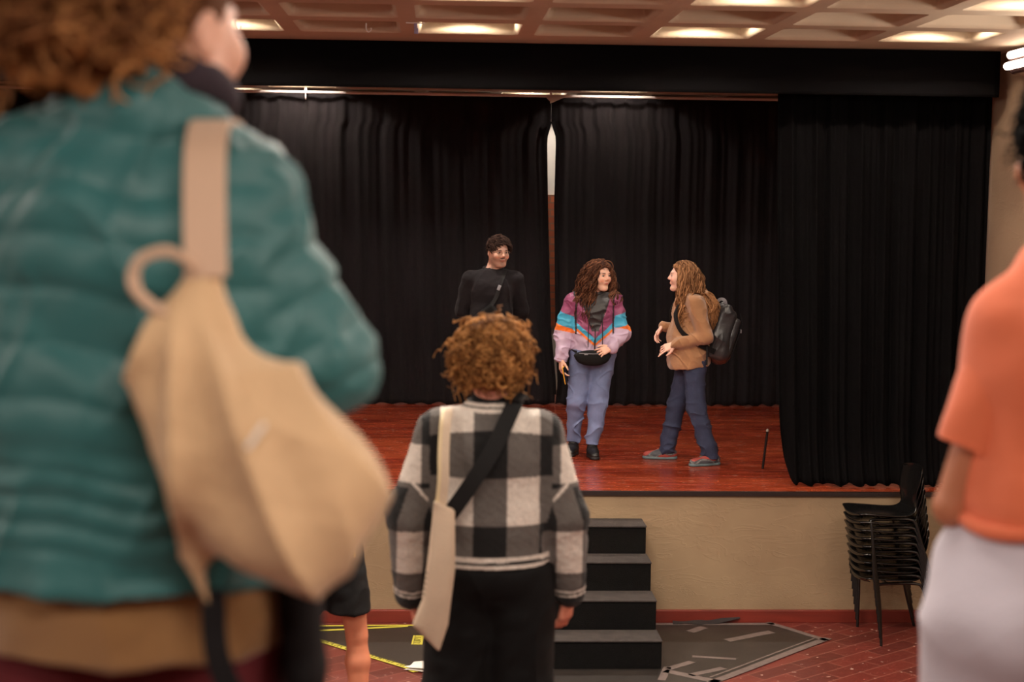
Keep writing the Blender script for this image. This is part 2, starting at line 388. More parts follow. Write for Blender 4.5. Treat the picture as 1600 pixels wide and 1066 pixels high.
# folded-back hems along the slit
m_hem = mat('black_hem', (18, 15, 16), .9, spec=.1)
for s, g in ((-1, gapL), (1, gapR)):
    pts = [(g(t_)+s*.012, 15.755-.01*math.sin(t_*9), SH+.02+(4.02-SH-.02)*t_) for t_ in np.linspace(.03, .93, 40)]
    o = MB().strap(pts, .035, .012, (0, -1, 0)).build('curtain_hem', m_hem, bpy.data.objects['stage_curtain' if s < 0 else 'stage_curtain.001'], True)
# cable hanging from the right curtain foot of the slit
# ---------------------------------------------------------------- steps up to the stage
t = thing('stage_steps', 'black carpeted block of four steps leading up to the stage', 'steps', (.95, D-.03, 0))
TD, W2 = .289, .505
for k in range(4):
    h = .76-.19*k; y1 = -TD*k+.0; y0 = -TD*(k+1)+.03
    MB().box((-.02*k*0, (y0+y1)/2, h/2-.006), (2*W2, y1-y0, h-.012), bev=.006).build('step', m_steps, t)
    MB().box((0, (y0+y1)/2-.004, h-.005), (2*W2+.006, y1-y0+.008, .012), bev=.004).build('tread', m_tread, t)

# ---------------------------------------------------------------- mats and tapes on the hall floor
m_mat = mat('dark_vinyl', (38, 33, 30), .45, var=.25, vscale=5)
m_tape = mat('grey_tape', (104, 92, 89), .4, var=.2, vscale=20)
m_ytape, nt, b = node_mat('yellow_tape', .5)
b.inputs['Base Color'].default_value = lin((196, 186, 70))
m_ink = mat('black_ink', (35, 32, 20), .6)
tm = thing('floor_mat', 'dark grey vinyl mat taped to the red floor right of the steps', 'mat', (1.46, 9.6, 0))
def rel(o0, P): return [(x-o0[0], y-o0[1]) for x, y in P]
Z = .004
MB().prism(rel((1.46, 9.6), [(.40, 10.93), (2.40, 10.95), (2.68, 10.53), (1.75, 9.60), (1.40, 9.2), (.40, 9.2)]), 0, Z).build('vinyl_sheet', m_mat, tm)
def tape_strip(a, b_, wid, m, parent, z, name='tape', org=(0, 0)):
    a = Vector((a[0]-org[0], a[1]-org[1], z)); b_ = Vector((b_[0]-org[0], b_[1]-org[1], z))
    return MB().strap([a, a.lerp(b_, .33)+Vector((0, .004, 0)), a.lerp(b_, .66)+Vector((0, -.003, 0)), b_], wid, .0015, (0, 0, 1)).build(name, m, parent)
O = (1.46, 9.6)
for a, b_, w_ in (((1.5, 10.92), (2.42, 10.93), .05), ((2.38, 10.97), (2.70, 10.50), .05), ((2.72, 10.56), (1.70, 9.52), .06), ((2.62, 10.55), (1.74, 9.66), .015),
                  ((2.36, 10.72), (2.0, 10.5), .07), ((1.9, 10.84), (1.78, 10.72), .07), ((1.70, 10.12), (1.98, 10.06), .04), ((1.50, 9.84), (1.68, 10.0), .055), ((1.62, 9.70), (1.86, 9.86), .055),
                  ((1.47, 9.80), (1.78, 9.56), .07), ((1.50, 9.88), (1.42, 9.6), .05), ((1.48, 10.93), (1.50, 10.8), .04)):
    tape_strip(a, b_, w_, m_tape, tm, Z+.0012, org=O)
# loose black tape curled against the skirting
MB().strap(spline([(.23, 1.33, .012), (.36, 1.32, .02), (.50, 1.34, .012), (.62, 1.36, .03), (.72, 1.37, .04)], 14), [.05, .03, .02, .03, .05, .06, .05, .05, .05, .05, .05, .04, .03, .02], .003, (0, -.4, 1)).build('loose_tape', mat('black_tape', (34, 32, 34), .4), tm)
tl = thing('floor_mat', 'dark grey vinyl mat with yellow tape edges left of the steps', 'mat', (-.2, 9.8, 0))
O = (-.2, 9.8)
MB().prism(rel(O, [(-1.9, 10.90), (.38, 10.90), (.38, 10.22), (-.16, 9.82), (-.85, 10.55), (-1.9, 11.0-.35)]), 0, Z).build('vinyl_sheet', m_mat, tl)
def glyphs(a, b_, wid, parent, z, seed):
    """unreadable black letter strokes printed along a tape"""
    r_ = random.Random(seed); a = Vector((a[0]-O[0], a[1]-O[1], z)); b_ = Vector((b_[0]-O[0], b_[1]-O[1], z)); d = (b_-a); n = int(d.length/.028); d.normalize(); c = Vector((-d.y, d.x, 0)); mb = MB()
    for i in range(1, n):
        if i % 9 == 8: continue
        p = a+d*(i*.028)
        for j in range(r_.choice((2, 2, 3))):
            q0 = p+d*r_.uniform(-.007, .007)+c*wid*r_.choice((-.26, 0, .26)); q1 = p+d*r_.uniform(-.007, .007)+c*wid*r_.choice((-.26, .26))
            if (q1-q0).length < .006: q1 = q0+d*.01
            mb.strap([q0, q1], .0045, .0006, (0, 0, 1))
    mb.strap([a+c*wid*.3, b_+c*wid*.3], .003, .0004, (0, 0, 1)); mb.build('print', m_ink, parent)
for i, (a, b_) in enumerate((((-.95, 10.66), (-.10, 9.80)), ((-.16, 9.79), (.30, 10.15)), ((-1.5, 10.62), (-.2, 10.86)), ((-.9, 10.86), (.3, 10.90)))):
    wd = (.05, .05, .032, .024)[i]
    s_ = tape_strip(a, b_, wd, m_ytape, tl, Z+.0015*(1+i*.4), 'yellow_tape', O)
    if i < 2: glyphs(a, b_, wd, s_, Z+.0045+.001*i, i)
for x, y in ((-.13, 10.50), (.06, 10.40)):
    s_ = tape_strip((x, y-.10), (x+.01, y+.12), .075, m_ytape, tl, Z+.003, 'yellow_tape', O); glyphs((x, y-.1), (x+.01, y+.12), .075, s_, Z+.0052, int(x*100))
# torn white paper lying on the tape corner
r_ = random.Random(4); n = 14
poly = [(math.cos(a)*.17*(.6+.5*r_.random()), math.sin(a)*.10*(.6+.55*r_.random())) for a in [2*math.pi*i/n for i in range(n)]]
mb = MB(); mb.add([(0, 0, .035)]+[(x, y, .01+.02*r_.random()) for x, y in poly]+[(0, 0, .033)]+[(x, y, .007) for x, y in poly],
                  [(0, i+1, (i+1) % n+1) for i in range(n)]+[(n+1, n+2+(i+1) % n, n+2+i) for i in range(n)])
o = mb.build('paper_scrap', m_white); o.location = (-.05, 9.86, .004); tag(o, 'torn white paper scrap lying on the corner of the yellow tape', 'paper')
# ---------------------------------------------------------------- thin rod at the side curtain
t = thing('metal_rod', 'thin black metal rod standing at the foot of the right side curtain', 'rod', (2.53, 11.98, SH))
MB().tube([(0, 0, .004), (.03, .0, .30)], .010, 8).build('shaft', mat('black_metal', (20, 18, 18), .4, metal=.3), t, True)
MB().tube([(.029, 0, .295), (.031, 0, .315)], [.012, .008], 10).build('tip', mat('grey_tip', (150, 140, 130), .4), t, True)
# ---------------------------------------------------------------- ceiling hooks and little hanging sign
o = MB().tube(spline([(0, 0, 0), (0, 0, -.035), (.012, 0, -.055), (.03, 0, -.045), (.03, 0, -.03)], 14), .004, 8).build('ceiling_hook', m_rod, None, True)
o.location = (-.47, 9.98, HC); tag(o, 'small white hook in the ceiling rib left of the hanging clip', 'hook', None)
o2 = o.copy(); C.objects.link(o2); o2.location = (-1.28, 9.98, HC); o2['label'] = 'small white hook in the ceiling rib beside the green jacket collar'
t = thing('hanging_clip', 'small clear plastic clip hanging from a thin bar on the ceiling', 'clip', (-.16, 9.88, HC))
MB().tube([(-.06, 0, -.006), (.06, 0, -.006)], .004, 8).build('bar', m_rod, t, True)
MB().box((.0, 0, -.025), (.02, .01, .035), bev=.003).box((.004, 0, -.055), (.026, .012, .035), bev=.004).build('clip_body', mat('clear_plastic', (150, 140, 170), .15, spec=.8), t, True)
# ---------------------------------------------------------------- fluorescent fitting on the right wall
t = thing('wall_light', 'twin tube fluorescent light fitting high on the right wall', 'light fitting', (3.97, 10.0, 4.0))
m_fit = mat('chrome_fitting', (150, 120, 115), .25, metal=.7)
m_tube = mat('lit_tube', (255, 245, 235), .3, emit=(255, 232, 215), es=6)
sec = [(-.055+.055*math.cos(a), -.02+.075*math.sin(a)) for a in np.linspace(R(90), R(270), 9)]+[(.03, -.095), (.03, .055)]
n = len(sec); V = [(x, y, z) for y in (-.62, .66) for x, z in sec]
MB().add(V, [tuple(range(n)), tuple(range(2*n-1, n-1, -1))]+[(i, i+n, (i+1) % n+n, (i+1) % n) for i in range(n)]).build('housing', m_fit, t, True)
for x, z in ((-.098, .035), (-.118, -.04)):
    MB().tube([(x, -.6, z), (x, .64, z)], .027, 12).build('fluorescent_tube', m_tube, t, True)
# ---------------------------------------------------------------- stacked chairs
m_shell = mat('black_plastic', (14, 13, 13), .18, spec=.6)
m_leg = mat('black_steel', (12, 11, 11), .3, spec=.6)
def make_chair():
    root = thing('stacking_chair', '', 'chair')
    # shell: profile along seat then back (facing -X): s from front edge to back top
    prof = [(-.245, .425), (-.25, .440), (-.235, .452), (-.18, .455), (-.05, .445), (.08, .437), (.155, .448), (.195, .49), (.215, .56), (.235, .66), (.25, .745), (.253, .765)]
    wid = [.145, .168, .188, .208, .22, .205, .17, .145, .15, .19, .185, .165]
    n = 21; V = []
    sp = spline([(x, 0, z) for x, z in prof], 34); wsp = np.interp(np.linspace(0, 1, 34), np.linspace(0, 1, len(wid)), wid)
    for i, p in enumerate(sp):
        back = max(0, (p.z-.46)/.3)
        for j in range(n):
            u = -1+2*j/(n-1); yv = u*wsp[i]
            if back > .02: V.append((p.x-.05*u*u*min(1, back*2.2), yv, p.z-(.02*abs(u)**4 if i > 30 else 0)))
            else: V.append((p.x+(.055*abs(u)**2.4*(1-i/7) if i < 7 else 0), yv, p.z+.022*abs(u)**3*min(1, i/8)-(.012*(1-u*u) if 5 < i < 18 else 0)-(.02*abs(u)**6*min(1, i/8))))
    m_ = len(V); f = [(i*n+j, (i+1)*n+j, (i+1)*n+j+1, i*n+j+1) for i in range(33) for j in range(n-1)]
    me = bpy.data.meshes.new('seat_shell'); me.from_pydata(V, [], f); me.update(); me.polygons.foreach_set('use_smooth', np.ones(len(me.polygons), bool)); me.materials.append(m_shell)
    o = link('seat_shell', me, root); md = o.modifiers.new('Solidify', 'SOLIDIFY'); md.thickness = .006; md.offset = 0
    for s in (-1, 1):
        # each side is one bent tube: front leg, rail, rear leg -> two leg parts
        mid = (.0, s*.175, .418)
        MB().tube(spline([(-.135, s*.245, .0), (-.142, s*.218, .25), (-.150, s*.197, .385), (-.14, s*.185, .415), mid], 22), .0105, 8).build('leg', m_leg, root, True)
        MB().tube(spline([mid, (.12, s*.185, .415), (.165, s*.195, .385), (.205, s*.215, .25), (.285, s*.245, .0)], 22), .0105, 8).build('leg', m_leg, root, True)
    MB().tube([(-.08, -.18, .418), (-.08, .18, .418)], .009, 8).tube([(.10, -.18, .418), (.10, .18, .418)], .009, 8).build('cross_bar', m_leg, root, True)
    return root
def copy_tree(o, parent=None):
    c = o.copy(); C.objects.link(c); c.parent = parent
    for ch in list(o.children): copy_tree(ch, c)
    return c
chair0 = make_chair()
NCH = 9
ordn = ['lowest chair of the black stack, its legs on the floor', 'second chair from the floor in the black stack', 'third chair from the floor in the black stack', 'fourth chair from the floor in the black stack',
        'middle chair of nine in the black stack', 'fourth chair from the top in the black stack', 'third chair from the top in the black stack', 'second chair from the top, just under the topmost seat', 'glossy black plastic chair on top of the stack, seat fully visible']
for i in range(NCH):
    c = chair0 if i == 0 else copy_tree(chair0)
    c.location = (3.16-.008*i, 10.63, .056*i); c.rotation_euler = (0, 0, R(4)); c['label'] = ordn[i]; c['group'] = 'stacked black chairs by the stage'
# ---------------------------------------------------------------- implicit modelling of figures and clothes
def V3(p): return np.array(p, np.float64)
class Grid:
    def __init__(s, lo, hi, h):
        s.lo = V3(lo); s.h = h; s.n = np.ceil((V3(hi)-s.lo)/h).astype(int)+1
        s.F = np.full(s.n, 1.0, np.float32); s.M = None
    def sub(s, lo, hi):
        a = np.clip(np.floor((V3(lo)-s.lo)/s.h).astype(int), 0, s.n); b = np.clip(np.ceil((V3(hi)-s.lo)/s.h).astype(int)+1, 0, s.n)
        if np.any(b <= a): return None, None
        sl = tuple(slice(i, j) for i, j in zip(a, b))
        ax = [(s.lo[k]+s.h*np.arange(a[k], b[k])).astype(np.float32) for k in range(3)]
        return sl, (ax[0][:, None, None], ax[1][None, :, None], ax[2][None, None, :])
    def op(s, fn, lo, hi, k=.02, mode='u'):
        pad = k+3*s.h; sl, X = s.sub(V3(lo)-pad, V3(hi)+pad)
        if sl is None: return s
        a = s.F[sl]; b = fn(*X).astype(np.float32)
        if mode == 'u':
            if k > 0:
                h = np.maximum(k-np.abs(a-b), 0)/k; s.F[sl] = np.minimum(a, b)-h*h*k*.25
            else: s.F[sl] = np.minimum(a, b)
        else:
            b = -b
            if k > 0:
                h = np.maximum(k-np.abs(a-b), 0)/k; s.F[sl] = np.maximum(a, b)+h*h*k*.25
            else: s.F[sl] = np.maximum(a, b)
        return s
    def cone(s, a, b, ra, rb, k=.02, flat=None, mode='u'):
        """tapered limb; flat=(direction, factor) squeezes the section along a direction"""
        a, b = V3(a), V3(b); d = b-a; L2 = max(float(d@d), 1e-9); f = None
        if flat is not None: f = V3(flat[0]); f = f/np.linalg.norm(f); g = flat[1]-1
        def fn(X, Y, Z):
            x, y, z = X-a[0], Y-a[1], Z-a[2]
            t = np.clip((x*d[0]+y*d[1]+z*d[2])/L2, 0, 1)
            x, y, z = x-t*d[0], y-t*d[1], z-t*d[2]
            if f is not None:
                q = (x*f[0]+y*f[1]+z*f[2])*g; x, y, z = x+q*f[0], y+q*f[1], z+q*f[2]
            return np.sqrt(x*x+y*y+z*z)-(ra+(rb-ra)*t)
        r = max(ra, rb)*(1 if flat is None or flat[1] >= 1 else 1/flat[1])
        return s.op(fn, np.minimum(a, b)-r, np.maximum(a, b)+r, k, mode)
    def chain(s, pts, rs, k=.02, flat=None, n=None):
        if n:
            sp = spline(pts, n); rs = np.interp(np.linspace(0, 1, n), np.linspace(0, 1, len(rs)), rs); pts = sp
        for i in range(len(pts)-1): s.cone(tuple(pts[i]), tuple(pts[i+1]), rs[i], rs[i+1], k if i == 0 else min(k, .012), flat)
        return s
    def ell(s, c, r, k=.02, rot=None, mode='u'):
        c = V3(c); r = V3(r); Rm = np.eye(3) if rot is None else np.array(rot)
        def fn(X, Y, Z):
            x, y, z = X-c[0], Y-c[1], Z-c[2]
            u = (x*Rm[0, 0]+y*Rm[1, 0]+z*Rm[2, 0])/r[0]; v = (x*Rm[0, 1]+y*Rm[1, 1]+z*Rm[2, 1])/r[1]; w_ = (x*Rm[0, 2]+y*Rm[1, 2]+z*Rm[2, 2])/r[2]
            k0 = np.sqrt(u*u+v*v+w_*w_); k1 = np.sqrt((u/r[0])**2+(v/r[1])**2+(w_/r[2])**2)+1e-6
            return k0*(k0-1)/k1
        e = np.abs(Rm)@r if rot is not None else r
        return s.op(fn, c-e, c+e, k, mode)
    def box(s, c, r, rnd=.01, k=.01, rot=None, mode='u'):
        c = V3(c); r = V3(r)-rnd; Rm = np.eye(3) if rot is None else np.array(rot)
        def fn(X, Y, Z):
            x, y, z = X-c[0], Y-c[1], Z-c[2]
            q = [np.abs(x*Rm[0, i]+y*Rm[1, i]+z*Rm[2, i])-r[i] for i in range(3)]
            o = np.sqrt(sum(np.maximum(a, 0)**2 for a in q)); return o+np.minimum(np.maximum(np.maximum(q[0], q[1]), q[2]), 0)-rnd
        e = np.abs(Rm)@(r+rnd)
        return s.op(fn, c-e, c+e, k, mode)
    def cut(s, p, n, k=0.01):
        """remove everything on the side the normal points to"""
        p = V3(p); n = V3(n)/np.linalg.norm(n); sl, X = s.sub(s.lo, s.lo+s.n*s.h)
        b = (X[0]-p[0])*n[0]+(X[1]-p[1])*n[1]+(X[2]-p[2])*n[2]; a = s.F[sl]
        h = np.maximum(k-np.abs(a-b), 0)/k; s.F[sl] = np.maximum(a, b)+h*h*k*.25
        return s
    def mesh(s, smooth=1):
        F = s.F; F[0] = F[-1] = 1; F[:, 0] = F[:, -1] = 1; F[:, :, 0] = F[:, :, -1] = 1
        ins = F < 0; n = F.shape
        cnt = np.zeros((n[0]-1, n[1]-1, n[2]-1), np.uint8)
        offs = [(i, j, k) for i in (0, 1) for j in (0, 1) for k in (0, 1)]
        for i, j, k in offs: cnt += ins[i:n[0]-1+i, j:n[1]-1+j, k:n[2]-1+k]
        act = (cnt > 0) & (cnt < 8); I = np.argwhere(act)
        idm = np.full(cnt.shape, -1, np.int32); idm[act] = np.arange(len(I))
        cv = np.stack([F[I[:, 0]+i, I[:, 1]+j, I[:, 2]+k] for i, j, k in offs], 1); P = np.array(offs, float)
        acc = np.zeros((len(I), 3)); c = np.zeros(len(I))
        for a in range(8):
            for b in range(a+1, 8):
                if np.abs(P[a]-P[b]).sum() != 1: continue
                fa, fb = cv[:, a], cv[:, b]; m = (fa < 0) != (fb < 0); t = np.where(m, fa/np.where(m, fa-fb, 1), 0)
                acc += np.where(m[:, None], P[a]+t[:, None]*(P[b]-P[a]), 0); c += m
        V = s.lo+s.h*(I+acc/c[:, None]); Q = []
        for ax in range(3):
            b_, c_ = (ax+1) % 3, (ax+2) % 3
            sl0 = [slice(1, -1)]*3; sl1 = [slice(1, -1)]*3; sl0[ax] = slice(0, -1); sl1[ax] = slice(1, None)
            A = ins[tuple(sl0)]; B = ins[tuple(sl1)]; E = np.argwhere(A != B)
            fl = A[tuple(E.T)]; base = E.copy(); base[:, b_] += 1; base[:, c_] += 1
            def cell(db, dc):
                q = base.copy(); q[:, b_] -= db; q[:, c_] -= dc; return idm[q[:, 0], q[:, 1], q[:, 2]]
            q = np.stack([cell(1, 1), cell(0, 1), cell(0, 0), cell(1, 0)], 1); q[~fl] = q[~fl][:, ::-1]; Q.append(q)
        Q = np.vstack(Q); Q = Q[(Q >= 0).all(1)]
        for _ in range(smooth):
            S = np.zeros_like(V); k = np.zeros(len(V))
            for i in range(4):
                for a, b in ((Q[:, i], Q[:, (i+1) % 4]), (Q[:, (i+1) % 4], Q[:, i])):
                    for d in range(3): S[:, d] += np.bincount(a, V[b, d], len(V))
                    k += np.bincount(a, minlength=len(V))
            V = V*.5+.5*S/np.maximum(k, 1)[:, None]
        return V, Q
def normals(V, Q):
    fn = np.cross(V[Q[:, 2]]-V[Q[:, 0]], V[Q[:, 3]]-V[Q[:, 1]]); N = np.zeros_like(V)
    for i in range(4):
        for d in range(3): N[:, d] += np.bincount(Q[:, i], fn[:, d], len(V))
    return N/np.maximum(np.linalg.norm(N, axis=1), 1e-9)[:, None]
def wob(P, f, seed, stretch=(1, 1, 1), n=5):
    r = np.random.RandomState(seed); o = 0; P = P*np.array(stretch)
    for i in range(n):
        d = r.normal(size=3); d /= np.linalg.norm(d); o = o+np.sin(P@d*f*(.7+.8*r.rand())+r.rand()*6.3+(o if i else 0)*.6)
    return o/n*1.6
def folds(P, f, seed, stretch=(1, 1, 1), sharp=1.6):
    """ridged folds, -1..1"""
    a = wob(P, f, seed, stretch)
    return 1-2*np.abs(np.sin(a*1.7))**(1/sharp)
def sstep(a, b, x): t = np.clip((x-a)/(b-a), 0, 1); return t*t*(3-2*t)
def rotm(yaw=0, pitch=0, roll=0):
    """head frame: local -Y is the face; yaw>0 turns the face towards +X; pitch>0 looks down"""
    return np.array(Matrix.Rotation(R(yaw), 3, 'Z') @ Matrix.Rotation(R(pitch), 3, 'X') @ Matrix.Rotation(R(roll), 3, 'Y'))

def head_sdf(g, c, Rm, S=1.0, fem=True, neck=None, neck_r=.052):
    T = lambda p: V3(c)+Rm@(V3(p)*S)
    E = lambda p, r, k, mode='u': g.ell(T(p), V3(r)*S, k*S, Rm, mode)
    K = lambda a, b, ra, rb, k, flat=None: g.cone(T(a), T(b), ra*S, rb*S, k*S, None if flat is None else (Rm@V3(flat[0]), flat[1]))
    E((0, .014, .036), (.074, .093, .083), .02)
    E((0, -.028, -.022), (.060, .066, .080), .04)
    j = .040 if fem else .048
    for s in (-1, 1):
        K((s*.052, .004, -.045), (s*j*.62, -.058, -.094), .018, .017, .035)
        E((s*.040, -.066, -.026), (.023, .020, .022), .03)
    E((0, -.076, -.098), (.020 if fem else .025, .017, .015), .03)
    K((-.032, -.084, .026), (.032, -.084, .026), .009, .009, .018)
    for s in (-1, 1): E((s*.031, -.102, .008), (.018, .016, .012), .014, 's')
    for s in (-1, 1): E((s*.031, -.0785, .008), (.0118, .0118, .0088), .004)
    K((0, -.088, .018), (0, -.108, -.016), .0075, .0105, .012)
    for s in (-1, 1): E((s*.011, -.098, -.022), (.0075, .010, .0075), .006)
    K((-.014, -.093, -.049), (.014, -.093, -.049), .0055, .0055, .006); K((-.013, -.091, -.058), (.013, -.091, -.058), .0062, .0062, .006)
    for s in (-1, 1):
        er = Rm@np.array(Matrix.Rotation(R(s*22), 3, 'Z'))
        g.ell(T((s*.079, .012, -.004)), V3((.008, .019, .031))*S, .006*S, er)
        g.ell(T((s*.087, .006, -.002)), V3((.005, .010, .017))*S, .004*S, er, 's')
    if neck is not None: g.cone(T((0, .018, -.055)), neck, neck_r*S, neck_r*1.12, .03)
    return T

def hand_sdf(g, w_, d, n, thumb, S=1.0, curl=(20, 25, 30, 35), splay=8, tc=25, pts=None):
    """palm from wrist w_ along d; n = out of the back of the hand; thumb = towards the thumb side; fingers curl away from n"""
    w_ = V3(w_); d = V3(d)/np.linalg.norm(d); n = V3(n); n = n-d*(n@d); n /= np.linalg.norm(n); t = V3(thumb); t = t-d*(t@d)-n*(t@n); t /= np.linalg.norm(t)
    P = lambda a, b, c_: w_+(d*a+t*b+n*c_)*S
    for b0, b1 in ((.016, .028), (.006, .010), (-.006, -.009), (-.014, -.026)):
        g.cone(P(.004, b0, 0), P(.078, b1, .002), .0145*S, .0115*S, .010, (n, 1.15))
    ends = []
    for i, (b1, L, r) in enumerate(((.028, (.040, .026, .020), .0082), (.010, (.044, .029, .021), .0084), (-.009, (.041, .027, .020), .008), (-.026, (.032, .021, .018), .0072))):
        p = P(.080, b1, .001); sp = R((1.5-i)*splay); cur = R(curl[i]); a = cur*.7; q = [p]
        for m, l in enumerate(L):
            dr = (d*math.cos(a)-n*math.sin(a)); dr = dr*math.cos(sp)+t*math.sin(sp); p = p+dr*l*S; q.append(p); a += cur*(1.1 if m == 0 else .8)
        for m in range(3): g.cone(q[m], q[m+1], r*(1-.08*m)*S, r*(.92-.1*m)*S, .004)
        ends.append(q[-1])
    p0 = P(.018, .022, -.006); a = R(tc); q = [p0]
    for l, out in ((.034, 42), (.030, 24), (.024, 8)):
        dr = d*math.cos(R(out))+t*math.sin(R(out)); dr = dr*math.cos(a*.6)-n*math.sin(a*.6); p0 = p0+dr*l*S; q.append(p0)
    for m, (r0, r1) in enumerate(((.014, .0115), (.0105, .0095), (.0092, .0078))): g.cone(q[m], q[m+1], r0*S, r1*S, .010 if m == 0 else .004)
    return ends

def body(J, parent, skin, h=.005, fem=True, hands=True, lo=(-.5, -.5, -.02), hi=(.5, .4, 1.85), brow=(60, 40, 30), lip=(170, 90, 80), beard=None, legs=True, feet=True, bulk=1.0, bare=False):
    g = Grid(lo, hi, h); y = (0, 1, 0); B = bulk
    g.ell(J['pel'], V3((.150, .100, .115))*B, .03)
    g.cone(J['pel'], J['chest'], .105*B, .115*B, .06, (y, 1.25))
    g.ell(J['chest'], V3((.145, .095, .155))*B, .05)
    for s in 'LR':
        g.cone(J['sh'+s], tuple(V3(J['neck'])*.7+V3(J['chest'])*.3), .045*B, .055*B, .05)
        g.cone(J['sh'+s], J['el'+s], .043*B, .034*B, .02); g.cone(J['el'+s], J['wr'+s], .034*B, .0235, .01)
        if legs:
            a = 1.12 if bare else 1
            g.cone(J['hip'+s], J['kn'+s], .078*B, .050*B, .03)
            kn, an = V3(J['kn'+s]), V3(J['an'+s]); mid = kn*.68+an*.32+V3((0, .012, 0))
            g.cone(kn, mid, .045*B, .050*B*a, .02); g.cone(mid, an, .050*B*a, .031, .02)
            if feet:
                f = V3(J['ft'+s]); f = f/np.linalg.norm(f)
                g.cone(an+(0, 0, -.035), an+f*.12+(0, 0, -.052), .028, .022, .02)
        if hands and 'hand'+s in J:
            q = J['hand'+s]; hand_sdf(g, J['wr'+s], *q[:3], **(q[3] if len(q) > 3 else {}))
    Rm = rotm(*J['rot']); hs = J.get('hs', 1.0)
    T = head_sdf(g, J['head'], Rm, hs, fem, J['neck'], .050 if fem else .058)
    V, Q = g.mesh(1)
    # face colouring in head space
    col = np.tile(np.array(lin(skin)[:3]), (len(V), 1)); L = (V-V3(J['head']))@Rm/hs
    def paint(m, c, a=1.0): col[:] = col*(1-(m*a)[:, None])+np.array(lin(c)[:3])*(m*a)[:, None]
    near = np.linalg.norm(L, axis=1) < .16
    e = lambda cx, cz, rx, rz, y0=-.06: near*(L[:, 1] < y0)*np.clip(1.6-1.6*(((np.abs(L[:, 0])-cx)/rx)**2+((L[:, 2]-cz)/rz)**2), 0, 1)
    paint(e(.030, .0285+0*hs, .019, .0048), brow, .9)
    paint(e(.031, .014, .016, .0030), brow, .75)
    paint(e(0, -.0535, .024, .0075, -.08), lip, .85)
    paint(e(.045, -.028, .02, .016), (int(skin[0]*.97), int(skin[1]*.74), int(skin[2]*.68)), .45)
    paint(e(0, -.02, .014, .010, -.10), (int(skin[0]*.97), int(skin[1]*.78), int(skin[2]*.72)), .5)
    if beard:
        m = near*sstep(-.030, -.050, L[:, 2]-.0)*sstep(.0, -.025, L[:, 1])*(L[:, 2] > -.13)*(1-e(0, -.053, .021, .008, -.08)); paint(m, beard, .35)
        paint(e(0, -.038, .028, .0065, -.075), beard, .95); paint(e(0, -.082, .020, .018, -.06), beard, .35)
    o = mesh_np('body', V, Q, M_SKIN, parent, col)
    for s in (-1, 1):   # eyes
        mb = MB(); c = T((s*.031, -.0805, .0075)); Ve = []; Fe = []; n1, n2 = 10, 14
        for i in range(n1+1):
            for j in range(n2):
                a, b = math.pi*i/n1, 2*math.pi*j/n2; Ve.append((math.sin(a)*math.cos(b), -math.cos(a), math.sin(a)*math.sin(b)))
        Ve = np.array(Ve); ring = Ve[:, 1]; Fe = np.array([(i*n2+j, i*n2+(j+1) % n2, (i+1)*n2+(j+1) % n2, (i+1)*n2+j) for i in range(n1) for j in range(n2)])
        cc = np.tile(np.array(lin((168, 152, 142))[:3]), (len(Ve), 1)); cc[ring < -.80] = lin((60, 40, 28))[:3]
        W = V3(c)+(Ve*np.array([.0125, .0125, .0072])*hs)@Rm.T
        mesh_np('eye', W, Fe, M_EYE, o, cc)
    return o, T, Rm

def tubes(paths, rad, k=4, cols=None):
    """paths (N,M,3), rad (M,) or (N,M) -> V,Q,col"""
    N, M, _ = paths.shape; rad = np.broadcast_to(rad, (N, M))
    t = np.gradient(paths, axis=1); t /= np.linalg.norm(t, axis=2, keepdims=True)+1e-9
    ref = np.array([.31, .17, .93]); u = np.cross(t, ref); u /= np.linalg.norm(u, axis=2, keepdims=True)+1e-9; w_ = np.cross(t, u)
    a = np.arange(k)*2*np.pi/k
    V = paths[:, :, None]+rad[:, :, None, None]*(u[:, :, None]*np.cos(a)[None, None, :, None]+w_[:, :, None]*np.sin(a)[None, None, :, None])
    i = np.arange(N*M*k).reshape(N, M, k); q = np.stack([i[:, :-1], np.roll(i[:, :-1], -1, 2), np.roll(i[:, 1:], -1, 2), i[:, 1:]], -1).reshape(-1, 4)
    c = np.repeat(cols, M*k, 0) if cols is not None else None
    return V.reshape(-1, 3), q, c

